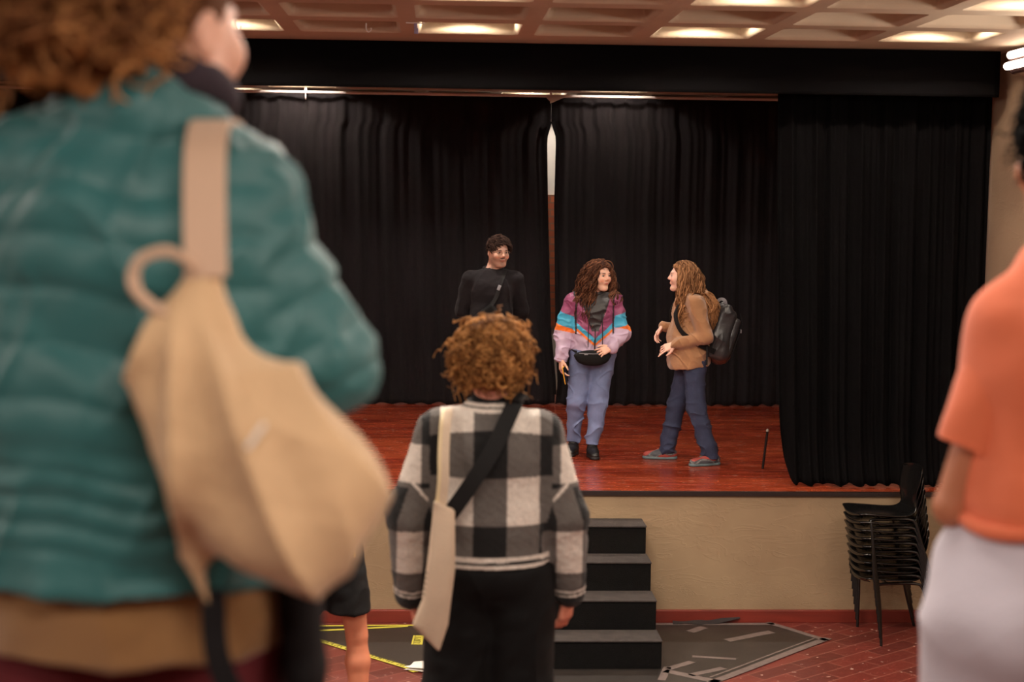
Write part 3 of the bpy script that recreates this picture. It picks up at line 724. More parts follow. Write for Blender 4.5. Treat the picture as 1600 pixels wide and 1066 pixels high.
def hair_strands(N, M, T, Rm, S, step, seed, region, grav=.25, lift=.6, wave=(.012, 3.2), curl=0, push=None, part=None, jit=.25, headr=(.084, .104, .094), face=.070, facey=None):
    """strands grown from the scalp in head space; region(dir)->bool picks roots. Returns (N,M,3) object-space paths"""
    r = np.random.RandomState(seed); d = r.normal(size=(N*12, 3)); d /= np.linalg.norm(d, axis=1)[:, None]; d = d[region(d)][:N]; N = len(d)
    hr = np.array(headr); c0 = np.array([0, .014, .036]); p = c0+d*hr*.97
    down = Rm.T@np.array([0, 0, -1.]); paths = [p.copy()]; v = d.copy()
    if part is not None: v = part(d, r)
    v = v*lift+r.normal(size=v.shape)*jit*.4+down*(1-lift)
    v /= np.linalg.norm(v, axis=1)[:, None]
    st = np.full((N, 1), step)*(.8+.4*r.rand(N, 1))
    for i in range(M-1):
        v = v*(1-grav)+down*grav+r.normal(size=v.shape)*jit*.12; v /= np.linalg.norm(v, axis=1)[:, None]
        p = p+v*st
        e = (p-c0)/(hr*1.04); l = np.linalg.norm(e, axis=1)[:, None]; ins = (l < 1); p = np.where(ins, c0+e/np.maximum(l, 1e-6)*hr*1.04, p)
        e = (p-np.array([0, .02, -.08]))/np.array([.066, .066, .09]); l = np.linalg.norm(e, axis=1)[:, None]; p = np.where(l < 1, np.array([0, .02, -.08])+e/np.maximum(l, 1e-6)*np.array([.066, .066, .09]), p)
        if face:
            m = (p[:, 1] < -.030) & (p[:, 2] < .085) & (p[:, 2] > -.13); lim = np.minimum(.030+.55*np.clip(.085-p[:, 2], 0, 1), face)
            sx = np.where(p[:, 0] < -.012, -1., 1.); p[:, 0] = np.where(m & (np.abs(p[:, 0]) < lim), sx*lim, p[:, 0])
        if facey is not None: p[:, 1] = np.where((p[:, 2] < .075) & (p[:, 2] > -.16) & (p[:, 1] < facey), facey, p[:, 1])
        paths.append(p.copy())
    P = np.stack(paths, 1); tt = np.linspace(0, 1, M)
    t = np.gradient(P, axis=1); t /= np.linalg.norm(t, axis=2, keepdims=True)+1e-9
    u = np.cross(t, np.array([.2, .3, .9])); u /= np.linalg.norm(u, axis=2, keepdims=True)+1e-9; w_ = np.cross(t, u)
    ph = r.rand(N, 1)*6.28; fr = wave[1]*(.75+.5*r.rand(N, 1)); A = wave[0]*sstep(0, .35, tt)[None]*(.6+.8*r.rand(N, 1))
    s_ = fr*tt[None]*6.283+ph
    P = P+u*(A*np.cos(s_))[..., None]+w_*(A*np.sin(s_))[..., None]
    P = V3(T((0, 0, 0)))+(P*S)@Rm.T
    if push is not None: P = push(P)
    return P
def scalp(m=0., low=-.6):
    return lambda d: ((.014+.104*d[:, 1]) > -.022-.62*(.036+.094*d[:, 2]+.02)+m) & (d[:, 2] > np.where(d[:, 1] > .1, low, -.25))
def hair_mesh(name, parts, parent, m=None):
    Vs, Qs, Cs = [], [], []; n = 0
    for V, Q, c in parts: Vs.append(V); Qs.append(Q+n); Cs.append(c); n += len(V)
    return mesh_np(name, np.vstack(Vs), np.vstack(Qs), m or M_HAIR, parent, np.vstack(Cs))
def shades(N, a, b, seed, c=None):
    r = np.random.RandomState(seed); t = r.rand(N, 1)**1.5; return np.array(lin(a)[:3])*(1-t)+np.array(lin(b)[:3])*t
def cap(T, Rm, S, r=(.083, .102, .092), front=-.055, low=-.03, h=.006, amp=.004, seed=1, col=(60, 40, 30), off=(0, .014, .036), cutn=(0, -1, -.45), neckhair=None):
    """scalp volume of hair, open at the face"""
    c = T(off); g = Grid(V3(c)-.2*S, V3(c)+.2*S, h)
    g.ell(c, V3(r)*S, .01, Rm)
    if neckhair: g.ell(T(neckhair[0]), V3(neckhair[1])*S, .03, Rm)
    n = Rm@(V3(cutn)/np.linalg.norm(cutn)); g.cut(T((0, front, .02)), n, .02)
    g.cut(T((0, 0, low-.03)), Rm@V3((0, -.1, -1)), .02)
    V, Q = g.mesh(1); V = V+normals(V, Q)*(amp*wob(V, 90, seed, (1, 1, .4)))[:, None]
    return V, Q, np.tile(np.array(lin(col)[:3]), (len(V), 1))

def garment(name, J, parent, m, parts, cuts=(), after=(), h=.006, disp=None, colf=None, lo=(-.6, -.5, -.02), hi=(.6, .5, 1.7), smooth=1, subs=()):
    g = Grid(lo, hi, h)
    for p in parts: p(g)
    for c in cuts: g.cut(*c)
    for p in after: p(g)
    for p in subs: p(g)
    V, Q = g.mesh(smooth); N = normals(V, Q)
    if disp is not None: V = V+N*disp(V, N)[:, None]
    col = None
    if colf is not None: col = colf(V, N)
    elif m.get('plain'): col = None
    return mesh_np(name, V, Q, m, parent, col)
def segpar(P, a, b):
    a, b = V3(a), V3(b); d = b-a; t = (P-a)@d/(d@d); q = P-a-np.clip(t, 0, 1)[:, None]*d; return t, np.linalg.norm(q, axis=1)

M_SKIN = mat('skin', (200, 150, 125), .5, attr=True, bump=.03, bscale=300, sss=.12)
M_EYE = mat('eye', (230, 225, 215), .25, attr=True)
M_HAIR = mat('hair', (80, 50, 30), .75, attr=True, spec=.06)
def shoe(name, J, s, parent, m, msole, rise=.11, L=.245, width=.046, colf=None):
    an = V3(J['an'+s]); f = V3(J['ft'+s]); f = f/np.linalg.norm(f); tilt = J.get('tilt'+s, 0); base = an-V3((0, 0, an[2]))
    z0 = J.get('lift'+s, 0)
    g = Grid(np.minimum(an-.25, an+f*.3-.25), an+.35, .005); g.lo[2] = -.03
    up_ = V3((0, 0, 1)); P = lambda a, z: base+f*a+up_*(z+z0)
    g.cone(P(-.045, .045), P(.05, .04), .038, .043, .02); g.cone(P(.05, .038), P(.155, .030), .044, .036, .03, (up_, 1.15))
    g.cone(P(0, .05), P(0, rise), .040, .040, .03)
    g.cut(P(0, .004), -up_, .006); g.cut(P(0, rise), up_, .008)
    V, Q = g.mesh(1)
    o = mesh_np(name, V, Q, m, parent, colf(V) if colf else None)
    g = Grid(np.minimum(an-.25, an+f*.3-.25), an+.35, .005); g.lo[2] = -.03
    g.cone(P(-.045, .012), P(.05, .012), .041, .044, .02, (up_, 1.0)); g.cone(P(.05, .012), P(.158, .012), .046, .039, .02)
    g.cut(P(0, .0), -up_, .003); g.cut(P(0, .024), up_, .004)
    V, Q = g.mesh(1); mesh_np('sole', V, Q, msole, o)
    return o
# ---------------------------------------------------------------- people
Yv = (0, 1, 0)
def base_J(k=1.0, **kw):
    J = dict(pel=(0, .01, .90), waist=(0, 0, 1.03), chest=(0, .0, 1.20), neck=(0, .012, 1.375), head=(0, -.01, 1.50), rot=(0, 0, 0),
             shL=(.155, .0, 1.315), shR=(-.155, .0, 1.315), elL=(.20, .02, 1.06), elR=(-.20, .02, 1.06), wrL=(.22, -.03, .83), wrR=(-.22, -.03, .83),
             hipL=(.085, 0, .84), hipR=(-.085, 0, .84), knL=(.09, -.02, .46), knR=(-.09, -.02, .46), anL=(.095, .01, .085), anR=(-.095, .01, .085), ftL=(.15, -1, 0), ftR=(-.15, -1, 0))
    for a in J:
        if a not in ('rot', 'ftL', 'ftR'): J[a] = tuple(v*k for v in J[a])
    J.update(kw); return J
def torso(J, rc, rw, rh, hem, flat=1.35, k=.05, shr=.06):
    def f(g):
        c, p = J['chest'], J['pel']
        g.ell((c[0], c[1], c[2]+.02), (rc, rc/flat*1.02, .17), k); g.cone(c, (J['waist'][0], J['waist'][1], J['waist'][2]), rc*.86/1.0/flat, rw/flat, k, ((1, 0, 0), 1/flat))
        g.cone(J['waist'], (p[0], p[1], hem), rw/flat, rh/flat, k, ((1, 0, 0), 1/flat))
        for s in 'LR': g.cone(J['sh'+s], tuple(V3(J['neck'])*.75+V3(c)*.25), shr, shr*1.0, .05)
    return f
def sleeves(J, r0, r1, r2, end=1.0, k=.035, which='LR', cuff=None, sag=0):
    def f(g):
        for s in which:
            a, b, c = V3(J['sh'+s]), V3(J['el'+s]), V3(J['wr'+s])
            g.cone(a, b, r0, r1, k)
            g.cone(b, b+(c-b)*end, r1, r2, .02)
            if cuff: q = b+(c-b)*end; d = (c-b)/np.linalg.norm(c-b); g.cone(q-d*cuff[1], q+d*.004, cuff[0], cuff[0], .008)
    return f
def sleeve_cuts(J, which='LR', ext=.012):
    out = []
    for s in which:
        b, c = V3(J['el'+s]), V3(J['wr'+s]); d = (c-b)/np.linalg.norm(c-b); out.append((s, c+d*ext, d))
    return out
def local_cut(g, p, n, rad=.12):
    """flat cut at a cuff, only near it"""
    p = V3(p); n = V3(n)/np.linalg.norm(n); g.cone(p+n*.045, p+n*.16, .045+.02, .06, 0.004, mode='s')
def trousers(J, rh, rt, rk, ra, waist, k=.03, flat=1.2, end=.0):
    def f(g):
        p = J['pel']
        g.cone((p[0], p[1], waist), (p[0], p[1], p[2]-.03), rh*.90/flat, rh/flat, .02, ((1, 0, 0), 1/flat))
        for s in 'LR':
            h_, kn, an = V3(J['hip'+s]), V3(J['kn'+s]), V3(J['an'+s])
            g.cone(h_, kn, rt, rk, .03); g.cone(kn, an+(0, 0, end), rk, ra, .02)
            g.cone(h_+(0, .035, .02), h_+(0, .03, -.06), rt*.95, rt*.85, .03)
    return f
m_wool = mat('black_wool', (27, 24, 27), .95, spec=.15, sheen=.05, bump=.25, bscale=250)
m_blackcloth = mat('black_cloth', (10, 9, 10), .85, spec=.25, bump=.2, bscale=200)
m_strap = mat('black_webbing', (14, 13, 14), .7, spec=.3, bump=.3, bscale=400)
m_shell_j = mat('sports_shell', (120, 120, 120), .5, attr=True, bump=.12, bscale=70, sheen=.1)
m_denim = mat('blue_denim', (100, 118, 160), .85, attr=True, bump=.3, bscale=260, var=.10, vscale=18)
m_navy = mat('navy_denim', (40, 46, 72), .85, bump=.3, bscale=240, var=.15, vscale=9)
m_hood = mat('tan_fleece', (156, 112, 78), .95, bump=.15, bscale=150, sheen=.3, var=.06, vscale=8)
m_leather = mat('black_boot', (24, 22, 23), .45)
m_sole = mat('boot_sole', (18, 17, 18), .6)
m_buckle = mat('grey_buckle', (150, 150, 155), .35, metal=.6)

# ===== man in black =====
PM = (.447, 13.2, SH)
rt_ = thing('person', 'man with short dark hair and glasses in a black sweater, hands behind his back', 'person', PM)
J = base_J(1.085, head=(.045, -.02, 1.628), rot=(24, 7, 0), hs=1.04, neck=(.01, .01, 1.475),
           shL=(.185, 0, 1.40), shR=(-.185, 0, 1.40), elL=(.255, .08, 1.13), elR=(-.255, .08, 1.13), wrL=(.07, .20, .98), wrR=(-.07, .215, .95))
J['handL'] = ((-1, .1, -.5), (0, .3, 1), (0, 1, .3)); J['handR'] = ((1, 0, -.35), (0, 1, .3), (0, .3, -1), dict(curl=(45, 45, 45, 45)))
bd, T, Rm = body(J, rt_, (232, 182, 156), fem=False, brow=(45, 30, 24), lip=(176, 104, 88), beard=(58, 38, 30), hi=(.5, .4, 1.8), bulk=1.05)
f_ = lambda V, N: .006*folds(V, 16, 3, (1, 1, .5))+.0025*wob(V, 60, 2)
def subneck(J, r=.060, off=(0, 0, 0)):
    n, hd = V3(J['neck']), V3(J['head'])
    return lambda g: g.cone(n+V3(off)+(0, -.005, .03), n*.4+hd*.6, r, r+.02, .006, mode='s')
sw = garment('sweater', J, rt_, m_wool, [torso(J, .185, .165, .165, .90, shr=.062)],
        [((0, 0, .895), (0, 0, -1))], [sleeves(J, .074, .062, .045)], disp=f_, subs=[subneck(J, .062)], lo=(-.45, -.3, .8), hi=(.45, .4, 1.6))
MB().tube(spline([(-.058, -.045, 1.475), (0, -.078, 1.452), (.07, -.045, 1.475), (.085, .01, 1.495), (.05, .07, 1.505), (-.03, .07, 1.505), (-.075, .01, 1.495), (-.058, -.045, 1.475)], 40), .009, 8).build('collar', m_wool, sw, True)
garment('trousers', J, rt_, m_blackcloth, [trousers(J, .165, .095, .075, .065, .98)], [((0, 0, .05), (0, 0, -1))], disp=f_, lo=(-.35, -.3, 0), hi=(.35, .35, 1.1))
for s in 'LR': shoe('shoe', J, s, rt_, m_leather, m_sole)
hr = hair_strands(1200, 8, T, Rm, 1.04, .0056, 5, scalp(.002, -.5), grav=.16, lift=.95, jit=.2, wave=(.002, 1), part=lambda d, r: d*.35+np.array([.55, -.10, .20]), face=0)
V, Q, c = tubes(hr, np.linspace(.004, .0012, 8), 4, shades(len(hr), (34, 24, 22), (84, 64, 56), 1))
hair_mesh('hair', [cap(T, Rm, 1.04, col=(40, 29, 26), r=(.080, .101, .091), front=-.043, low=-.02, cutn=(0, -1, -.62)), (V, Q, c)], bd)
m_wire = mat('pale_wire', (190, 170, 150), .3, metal=.8)
gl = MB()
for s in (-1, 1): gl.tube([tuple(T((s*.031+.021*math.cos(a), -.0985, .006+.017*math.sin(a)))) for a in np.linspace(0, 2*math.pi, 20)], .0011, 6, False)
gl.tube([tuple(T((-.010, -.0985, .009))), tuple(T((0, -.101, .011))), tuple(T((.010, -.0985, .009)))], .0011, 6)
for s in (-1, 1): gl.tube([tuple(T((s*.052, -.0985, .009))), tuple(T((s*.074, -.07, .010))), tuple(T((s*.082, .0, .008)))], .0011, 6)
gl.build('glasses', m_wire, rt_, True)
# sling bag on his chest
sb = thing('sling_bag', 'black sling bag worn across the chest of the man in the black sweater', 'bag', PM)
sp_pts = spline([(-.15, -.145, 1.05), (-.10, -.155, 1.11), (-.02, -.152, 1.18), (.03, -.147, 1.26), (.062, -.130, 1.36), (.098, -.078, 1.455), (.105, .0, 1.487), (.07, .10, 1.43), (-.03, .155, 1.25)], 40)
MB().strap(sp_pts, .032, .004, [(0, -1, .2)]*24+[(0, -.5, 1)]*6+[(0, .3, 1)]*4+[(0, 1, .3)]*6).build('strap', m_strap, sb, True)
g = Grid((-.25, -.28, .9), (.15, -.05, 1.3), .005); rr_ = np.array(Matrix.Rotation(R(-38), 3, 'Y'))
g.box((-.075, -.168, 1.09), (.125, .030, .055), .028, 0, rr_)
V, Q = g.mesh(1); mesh_np('pouch', V, Q, m_blackcloth, sb)
MB().box((.052, -.154, 1.335), (.026, .010, .045), Matrix.Rotation(R(22), 3, 'Y'), .003).build('buckle', m_buckle, sb)
MB().box((-.145, -.20, 1.03), (.008, .006, .05), Matrix.Rotation(R(8), 3, 'Y'), .002).build('zip_pull', m_buckle, sb)

# ===== woman in the colourful jacket =====
rt_ = thing('person', 'woman with long curly dark hair in a purple, blue and orange jacket and jeans', 'person', (1.245, 12.56, SH))
J = base_J(.985, head=(.035, -.03, 1.468), rot=(36, 4, 0), hs=1.0, neck=(0, .005, 1.335), shL=(.160, 0, 1.265), shR=(-.160, 0, 1.265), chest=(0, 0, 1.17),
           elL=(.235, .0, 1.01), elR=(-.238, .03, 1.01), wrL=(.125, -.175, .90), wrR=(-.262, -.05, .79),
           knL=(.045, -.03, .44), knR=(-.13, -.015, .45), anL=(.005, -.02, .085), anR=(-.135, .13, .085), ftL=(.05, -1, 0), ftR=(-.25, -1, 0), hipL=(.085, 0, .82), hipR=(-.085, 0, .82))
J['handL'] = ((-.88, -.35, -.32), (.05, -.9, .35), (-.3, 0, .9), dict(curl=(38, 42, 46, 50), S=.94)); J['handR'] = ((.05, -.12, -1), (-.95, -.3, .05), (.2, -1, 0), dict(curl=(28, 32, 34, 38), S=.94, tc=35))
bd, T, Rm = body(J, rt_, (232, 182, 158), brow=(70, 45, 34), lip=(182, 92, 84), hi=(.5, .4, 1.7))
def jcol(V, N):
    x, y, z = V.T; c = np.zeros((len(V), 3)); L_ = lambda r: np.array(lin(r)[:3])
    lil, mar, cya, ora, blk = L_((190, 166, 190)), L_((136, 62, 100)), L_((60, 164, 200)), L_((234, 118, 36)), L_((26, 22, 26))
    c[:] = lil; ax = np.abs(x); w_ = z-.85*ax+.02*(y > 0)
    c[w_ > .905] = ora; c[w_ > .928] = cya; c[w_ > .970] = mar
    c[(ax < .035+(z-1.05)*.36) & (z > 1.03) & (y < .03)] = blk; c[(z > 1.30)] = blk; c[(ax < .007) & (z < 1.06) & (y < 0)] = blk
    for s in 'LR':
        t, d = segpar(V, J['sh'+s], J['el'+s]); t2, d2 = segpar(V, J['el'+s], J['wr'+s]); sx = 1 if s == 'L' else -1
        arm = (sx*x > .150+.02*sstep(1.0, 1.25, z)) | (d2 < .068) & (sx*x > .05) & (d2 < d) & (t2 > .05)
        line = (np.abs(sx*x-.150) < .007) & (z > 1.0)
        tz = t+.10*np.sin(z*25)*0
        ca = np.where((tz < .42)[:, None], mar, np.where((tz < .80)[:, None], cya, np.where((tz < 1.02)[:, None], ora, lil)))
        lo_ = (d2 < d) & (t2 > .02); ca[lo_] = lil
        c[arm] = ca[arm]; c[line & (z > .93) & ~(d2 < .06)] = blk
    return c
fj = lambda V, N: .010*folds(V, 19, 11, (1, 1, 1.0))+.006*folds(V, 34, 12, (1, 1, 1.3))+.004*wob(V, 50, 4)
jk = garment('jacket', J, rt_, m_shell_j, [torso(J, .180, .178, .186, .88, flat=1.2, shr=.064),
        lambda g: g.cone((0, .02, 1.31), (0, .045, 1.385), .066, .072, .03)],
        [((0, 0, .862), (0, 0, -1))], [sleeves(J, .078, .072, .050, .94, cuff=(.040, .03))], disp=fj, colf=jcol, subs=[lambda g: g.cone((0, -.02, 1.35), (0, -.05, 1.45), .045, .06, .01, mode='s')], lo=(-.45, -.36, .7), hi=(.45, .35, 1.5), h=.005)
m_cord = mat('black_cord', (20, 18, 20), .6)
for x in (-.055, .058):
    MB().tube(spline([(x*.6, -.10, 1.30), (x*.9, -.150, 1.17), (x, -.163, 1.03), (x*1.02, -.16, .90)], 14), .0035, 6).build('drawstring', m_cord, jk, True)
MB().tube([(0, -.152, 1.05), (0, -.162, .95), (0, -.152, .865)], .004, 6).build('zip', m_cord, jk, True)
def dcol(V, N):
    b_ = np.array(lin((102, 113, 148))[:3]); n = np.clip(.5+.5*wob(V, 14, 5, (1, 1, .5)), 0, 1)[:, None]
    c = b_*(.85+.35*n); f = sstep(.7, .45, V[:, 2])*.25+.0; return c*(1+f[:, None])
fd = lambda V, N: .008*folds(V, 24, 21, (1, 1, 1.4))*(.5+sstep(.6, .1, V[:, 2]))+.003*wob(V, 45, 9)
garment('jeans', J, rt_, m_denim, [trousers(J, .172, .100, .078, .062, .92, end=.03)], [((0, 0, .095), (0, 0, -1))], disp=fd, colf=dcol, lo=(-.35, -.3, 0), hi=(.35, .35, 1.1), h=.005)
for s in 'LR': shoe('boot', J, s, rt_, m_leather, m_sole, rise=.15)
fem_scalp = scalp(.0, -.5)
def push_body(P):
    for c_, r_ in (((0, 0, 1.17), (.175, .14, .19)), ((-.15, 0, 1.27), (.085, .09, .08)), ((.15, 0, 1.27), (.085, .09, .08))):
        e = (P-V3(c_))/V3(r_); l = np.linalg.norm(e, axis=2, keepdims=True); P = np.where(l < 1, V3(c_)+e/np.maximum(l, 1e-6)*V3(r_), P)
    return P
side = lambda d, r: d*.4+np.stack([np.sign(d[:, 0]+.12)*.5, .35+0*d[:, 1], .0*d[:, 0]], 1)
hr = hair_strands(600, 26, T, Rm, 1.0, .0155, 8, fem_scalp, face=.077, facey=-.062, jit=.28, grav=.20, lift=.7, wave=(.0125, 3.8), part=side, push=push_body)
V, Q, c = tubes(hr, np.interp(np.arange(26), [0, 6, 20, 25], [.0035, .004, .0034, .001]), 4, shades(len(hr), (52, 32, 26), (132, 88, 64), 2))
hb = hair_strands(36, 9, T, Rm, 1.0, .0075, 9, lambda d: (d[:, 1] < -.45) & (d[:, 2] > .55) & (d[:, 2] < .75) & (np.abs(d[:, 0]) < .55), grav=.22, lift=.8, wave=(.005, 1.6), part=lambda d, r: d*.3+np.array([0, -1, .1]), face=0)
V2, Q2, c2 = tubes(hb, np.linspace(.0035, .0012, 9), 4, shades(len(hb), (52, 32, 26), (110, 72, 54), 3))
hair_mesh('hair', [cap(T, Rm, 1.0, col=(56, 36, 29), r=(.084, .104, .095), front=-.045, low=-.055, cutn=(0, -1, -.62)), (V, Q, c), (V2, Q2, c2)], bd)
ph = thing('mobile_phone', 'phone with a yellow case held in the hand of the woman in the colourful jacket', 'phone', (1.245, 12.56, SH))
pr = Matrix.Rotation(R(-12), 3, 'Y') @ Matrix.Rotation(R(14), 3, 'X') @ Matrix.Rotation(R(62), 3, 'Z')
MB().box((-.228, -.075, .672), (.070, .009, .145), pr, .004).build('case', mat('yellow_case', (226, 170, 60), .4), ph, True)
MB().box(tuple(Vector((-.228, -.075, .672))+pr@Vector((0, -.0052, 0))), (.063, .0012, .136), pr).build('screen', mat('phone_screen', (20, 20, 24), .1), ph)
fp = thing('waist_bag', 'black waist bag on the hips of the woman in the colourful jacket', 'bag', (1.245, 12.56, SH))
g = Grid((-.25, -.32, .7), (.25, 0, .98), .005); g.ell((-.02, -.165, .815), (.135, .042, .062), 0); g.ell((-.02, -.16, .835), (.15, .040, .04), .02); g.cut((0, 0, .868), (0, .2, 1), .01)
V, Q = g.mesh(1); mesh_np('pouch', V, Q, m_blackcloth, fp)
MB().tube([(-.13, -.193, .856), (-.02, -.207, .853), (.09, -.193, .856)], .003, 6).build('zip', m_buckle, fp, True)
MB().box((-.075, -.210, .848), (.030, .005, .008), None, .002).build('zip_pull', m_buckle, fp)
MB().strap([(.182*math.cos(a), .143*math.sin(a), .865+.018*math.sin(a)) for a in np.linspace(R(-40), R(220), 36)], .028, .004, [(math.cos(a), math.sin(a), 0) for a in np.linspace(R(-40), R(220), 36)]).build('belt', m_strap, fp, True)

# ===== woman in the tan hoodie, in profile =====
rt_ = thing('person', 'woman in profile with long wavy light brown hair, tan hoodie and dark jeans', 'person', (2.0, 12.27, SH), R(-90))
J = base_J(.99, head=(-.01, -.085, 1.478), rot=(-6, -1, 0), hs=.99, neck=(0, -.03, 1.345), chest=(0, -.005, 1.18), pel=(0, -.01, .89), waist=(0, -.01, 1.02), shL=(.155, -.01, 1.28), shR=(-.155, -.02, 1.28),
           elL=(.215, .065, 1.02), elR=(-.21, .0, 1.04), wrL=(.135, -.16, .955), wrR=(-.12, -.215, 1.08),
           hipL=(.085, 0, .83), hipR=(-.085, -.01, .83), knL=(.10, .03, .45), knR=(-.12, -.09, .455), anL=(.12, .15, .085), anR=(-.17, -.155, .085), ftL=(.42, -1, 0), ftR=(-.1, -1, 0))
J['handL'] = ((-.1, -.92, -.38), (.75, .0, .65), (-.3, -.45, -.5), dict(curl=(8, 26, 34, 40), S=.93, tc=20)); J['handR'] = ((.05, -.55, -.8), (-.5, -.6, .6), (.6, -.6, .2), dict(curl=(22, 26, 30, 36), S=.93))
bd, T, Rm = body(J, rt_, (236, 188, 168), brow=(120, 86, 60), lip=(196, 116, 106), hi=(.5, .4, 1.7))
fh = lambda V, N: .009*folds(V, 15, 31, (1, 1, .9))+.005*folds(V, 30, 32, (1, 1, 1.2))+.003*wob(V, 40, 6)
hd_ = garment('hoodie', J, rt_, m_hood, [torso(J, .170, .180, .194, .80, flat=1.14, shr=.064),
        lambda g: g.cone((0, -.03, 1.02), (0, -.02, .86), .15, .155, .04), lambda g: g.ell((0, .075, 1.32), (.11, .05, .07), .04)],
        [((0, 0, .765), (0, .12, -1))], [sleeves(J, .075, .062, .046, .96, cuff=(.038, .05))], disp=fh, subs=[subneck(J, .058, (0, -.02, .01))], lo=(-.45, -.4, .7), hi=(.45, .35, 1.5), h=.005)
g = Grid((-.2, -.28, .8), (.25, .1, 1.05), .005); g.ell((0, -.115, .905), (.125, .075, .075), 0); g.cut((0, 0, .965), (0, 0, 1), .01)
V, Q = g.mesh(1); V = V+normals(V, Q)*(.004*folds(V, 14, 33))[:, None]; mesh_np('pouch_pocket', V, Q, m_hood, hd_)
fn_ = lambda V, N: (.004+.006*sstep(.55, .2, V[:, 2]))*folds(V, 24, 41, (1, 1, 1.3))+.003*wob(V, 45, 7)
garment('jeans', J, rt_, m_navy, [trousers(J, .150, .092, .076, .068, .86, end=-.02, flat=1.1)], [((0, 0, .045), (0, 0, -1)), ((0, 0, .835), (0, 0, 1))], disp=fn_, lo=(-.35, -.32, 0), hi=(.35, .35, 1.1), h=.005)
def shoecol(V):
    c = np.tile(np.array(lin((64, 66, 72))[:3]), (len(V), 1)); n = wob(V, 55, 2); c[n > .25] = lin((150, 60, 52))[:3]; c[(n > -.1) & (n < .05)] = lin((120, 118, 116))[:3]; return c
m_snk = mat('sneaker_mesh', (90, 80, 80), .7, attr=True, bump=.2, bscale=300); m_ssole = mat('sneaker_sole', (88, 104, 108), .6)
for s in 'LR': shoe('sneaker', J, s, rt_, m_snk, m_ssole, colf=shoecol)
def push_c(P):
    for c_, r_ in (((0, 0, 1.19), (.17, .145, .19)), ((-.15, 0, 1.28), (.085, .09, .085)), ((.15, 0, 1.28), (.09, .09, .085))):
        e = (P-V3(c_))/V3(r_); l = np.linalg.norm(e, axis=2, keepdims=True); P = np.where(l < 1, V3(c_)+e/np.maximum(l, 1e-6)*V3(r_), P)
    t = np.linspace(0, 1, P.shape[1])[None, :]; P[:, :, 1] += np.where(P[:, :, 1] > -.09, .085, 0)*sstep(.45, 1, t)
    return P
sidec = lambda d, r: d*.4+np.stack([np.sign(d[:, 0]+.05)*.7, .35+0*d[:, 1], .0*d[:, 0]], 1)
hr = hair_strands(620, 28, T, Rm, .99, .0150, 18, fem_scalp, facey=-.030, grav=.22, lift=.7, wave=(.012, 2.8), part=sidec, push=push_c)
r_ = np.random.RandomState(5)
cs = shades(len(hr), (90, 62, 44), (178, 130, 92), 12)
V, Q, c = tubes(hr, np.interp(np.arange(28), [0, 6, 22, 27], [.0042, .005, .0045, .0012]), 4, cs)
tt = np.tile(np.repeat(np.linspace(0, 1, 28), 4), len(hr))[:, None]; c = c*(1-.35*tt)+np.array(lin((176, 118, 72))[:3])*.35*tt
hair_mesh('hair', [cap(T, Rm, .99, col=(104, 70, 50), r=(.084, .104, .095), front=-.045, low=-.05, cutn=(0, -1, -.62)), (V, Q, c)], bd)
# backpack
bp = thing('backpack', 'black backpack on the back of the woman in the tan hoodie', 'backpack', (2.0, 12.27, SH), R(-90))
m_pack = mat('coated_black', (44, 42, 44), .32, bump=.25, bscale=22, spec=.6, var=.1)
br_ = np.array(Matrix.Rotation(R(-17), 3, 'X'))
g = Grid((-.25, .05, .72), (.3, .46, 1.36), .005); g.box((.0, .215, 1.03), (.145, .080, .205), .04, 0, br_); g.cone((-.10, .262, 1.235), (.10, .262, 1.235), .040, .040, .04); g.ell((0, .225, .88), (.14, .085, .09), .04)
V, Q = g.mesh(1); N = normals(V, Q); V = V+N*(.009*folds(V, 17, 51, (1, 1, .6))+.004*folds(V, 34, 52))[:, None]; mesh_np('main_bag', V, Q, m_pack, bp)
g = Grid((-.25, .15, .72), (.3, .52, 1.36), .005); g.box((.0, .300, 1.01), (.120, .030, .15), .022, 0, br_)
V, Q = g.mesh(1); V = V+normals(V, Q)*(.005*folds(V, 16, 53))[:, None]; mesh_np('front_pocket', V, Q, m_pack, bp)
for x in (-.09, .09): MB().strap([tuple(V3((x, .225, 1.03))+br_@V3(q)) for q in ((0, .085, .20), (0, .125, .12), (0, .122, -.10), (0, .095, -.19))], .022, .004, (0, 1, .2)).build('compression_strap', m_strap, bp)
for x in (-.09, .09): MB().box(tuple(V3((x, .225, 1.03))+br_@V3((0, .13, .07))), (.026, .010, .03), None, .003).build('buckle', m_buckle, bp)
MB().strap(spline([(-.02, .20, 1.25), (-.02, .20, 1.285), (0, .225, 1.305), (.02, .25, 1.295), (.02, .26, 1.26)], 16), .025, .006, (1, 0, .3)).build('top_handle', mat('grey_webbing', (130, 124, 128), .6), bp)
for s in (-1, 1):
    MB().strap(spline([(s*.07, .13, 1.24), (s*.085, .08, 1.345), (s*.095, .0, 1.372), (s*.105, -.09, 1.33), (s*.125, -.155, 1.20), (s*.165, -.12, 1.07), (s*.205, -.01, .98), (s*.15, .16, .90)], 36), .042, .008,
               [(0, .6, .8)]*4+[(0, 0, 1)]*8+[(0, -1, .5)]*8+[(s*.5, -1, 0)]*8+[(s*1, -.2, 0)]*8).build('shoulder_strap', m_strap, bp, True)
MB().strap([(.185, .085, .98), (.19, .09, .90), (.188, .088, .80)], .014, .003, (1, 0, 0)).build('loose_strap', m_strap, bp)

